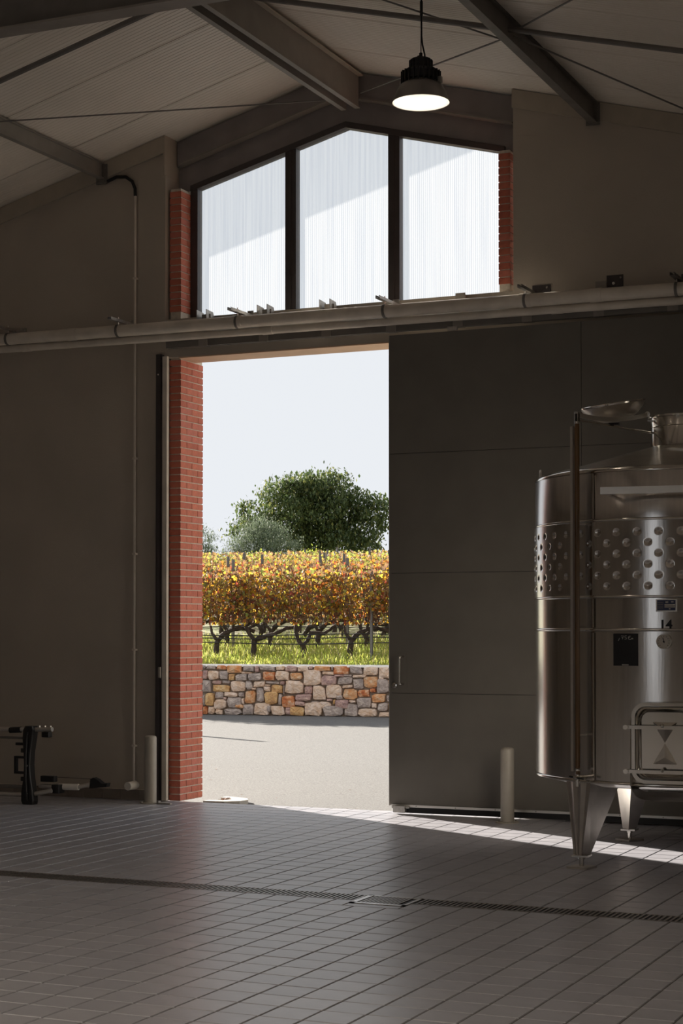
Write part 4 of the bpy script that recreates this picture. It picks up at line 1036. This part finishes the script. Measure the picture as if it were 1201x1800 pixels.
def tree(name, s, t, label, blobs, n, leaf, mats, weights, trunks, seed, ratio=.55, grp=None):
    r_ = random.Random(seed); o = empty(name, wl(s, t, gz(t)), WA); tag(o, label, 'tree', grp)
    tot = sum(b[3] * b[4] * b[5] for b in blobs) ; pts = []
    for (x, y, z, rx, ry, rz) in blobs:
        # clusters of leaves on the outside of each bough mass
        nc = max(10, int(n / 26 * rx * ry * rz / tot))
        for _ in range(nc):
            d = Vector((r_.gauss(0, 1), r_.gauss(0, 1), r_.gauss(0, 1))).normalized(); f = r_.random() ** .42
            c = Vector((x + d.x * rx * f, y + d.y * ry * f, z + d.z * rz * f)); cs = r_.uniform(.5, 1.)
            for _ in range(26):
                e = Vector((r_.gauss(0, 1), r_.gauss(0, 1), r_.gauss(0, .8))) * leaf * 2.6 * cs
                pts.append((c + e, r_.uniform(.7, 1.25)))
    f = link('foliage', leafmesh(pts, leaf, mats, weights, r_, ratio=ratio), o); f['kind'] = 'stuff'
    mb = MB()
    for p, r0, r1 in trunks: mb.tube(p, [r0 + (r1 - r0) * i / (len(p) - 1) for i in range(len(p))], 8)
    link('trunk', mb.mesh('trunk', M['tbark'], 60), o)
    return o
tree('oak_tree', -10.2, 40., 'large dark green broad-crowned tree standing beyond the vineyard',
     [(0, 0, 3.5, 2.3, 2.2, 1.45), (2.1, .2, 3.0, 1.5, 1.5, 1.25), (-2.3, 0, 3.0, 1.15, 1.3, .85), (.4, 0, 4.2, 1.7, 1.5, .85), (1.6, 0, 1.9, 1.7, 1.6, .75), (-.6, 0, 2.2, 1.8, 1.6, .8), (3.1, 0, 3.3, .75, .9, .7), (-3.3, 0, 2.6, .5, .6, .4)],
     26000, .085, M['oak'], (5, 4, 4, 1.6), [([(0, 0, -.2), (.05, 0, 1.2), (.0, 0, 2.4), (-.3, 0, 3.6)], .28, .10), ([(.02, 0, 1.0), (1.0, .1, 2.2), (2.2, .1, 3.2)], .18, .05), ([(0, 0, 1.2), (-1.0, 0, 2.3), (-2.2, 0, 3.0)], .16, .05), ([(.3, 0, 1.6), (.8, 0, 3.0), (1.0, 0, 4.2)], .12, .04)], 41)
tree('olive_tree', -11.0, 36., 'silvery grey-green rounded olive tree in front of the large tree',
     [(0, 0, 2.15, 1.2, 1.1, .85), (-.8, 0, 1.7, .9, .9, .7), (.8, 0, 1.8, .9, .9, .75), (0, 0, 2.6, .8, .8, .5)],
     11000, .060, M['olive'], (4, 4, 2), [([(0, 0, -.2), (.1, 0, .9), (-.2, 0, 2.0)], .16, .05), ([(.05, 0, .8), (.7, 0, 1.8)], .09, .03)], 42, ratio=.3)
tree('olive_tree', -14.7, 38., 'thin grey-green olive tree standing apart beside the brick pier edge',
     [(0, 0, 2.2, 1.1, 1.0, .75), (.6, 0, 1.5, .7, .8, .5), (-.6, 0, 1.8, 1.0, 1.0, .6)],
     6500, .060, M['olive'], (4, 3, 3), [([(-.3, 0, -.2), (-.2, 0, .9), (.1, 0, 2.0)], .10, .04)], 43, ratio=.3)
for i, (s, t, lab) in enumerate(((-9.15, 29.5, 'pale yellow-green bush under the olive tree'), (-6.7, 30.0, 'pale yellow-green bush under the large tree trunk'), (-11.6, 30., 'pale yellow-green bush between the two olive trees'))):
    tree('bush', s, t, lab, [(-.15, 0, 1.35, .70, .6, .40), (.35, 0, 1.1, .55, .5, .4)], 2200, .06, M['bush'], (4, 3, 3), [([(0, 0, -.1), (0, 0, 1.2)], .04, .02)], 50 + i)
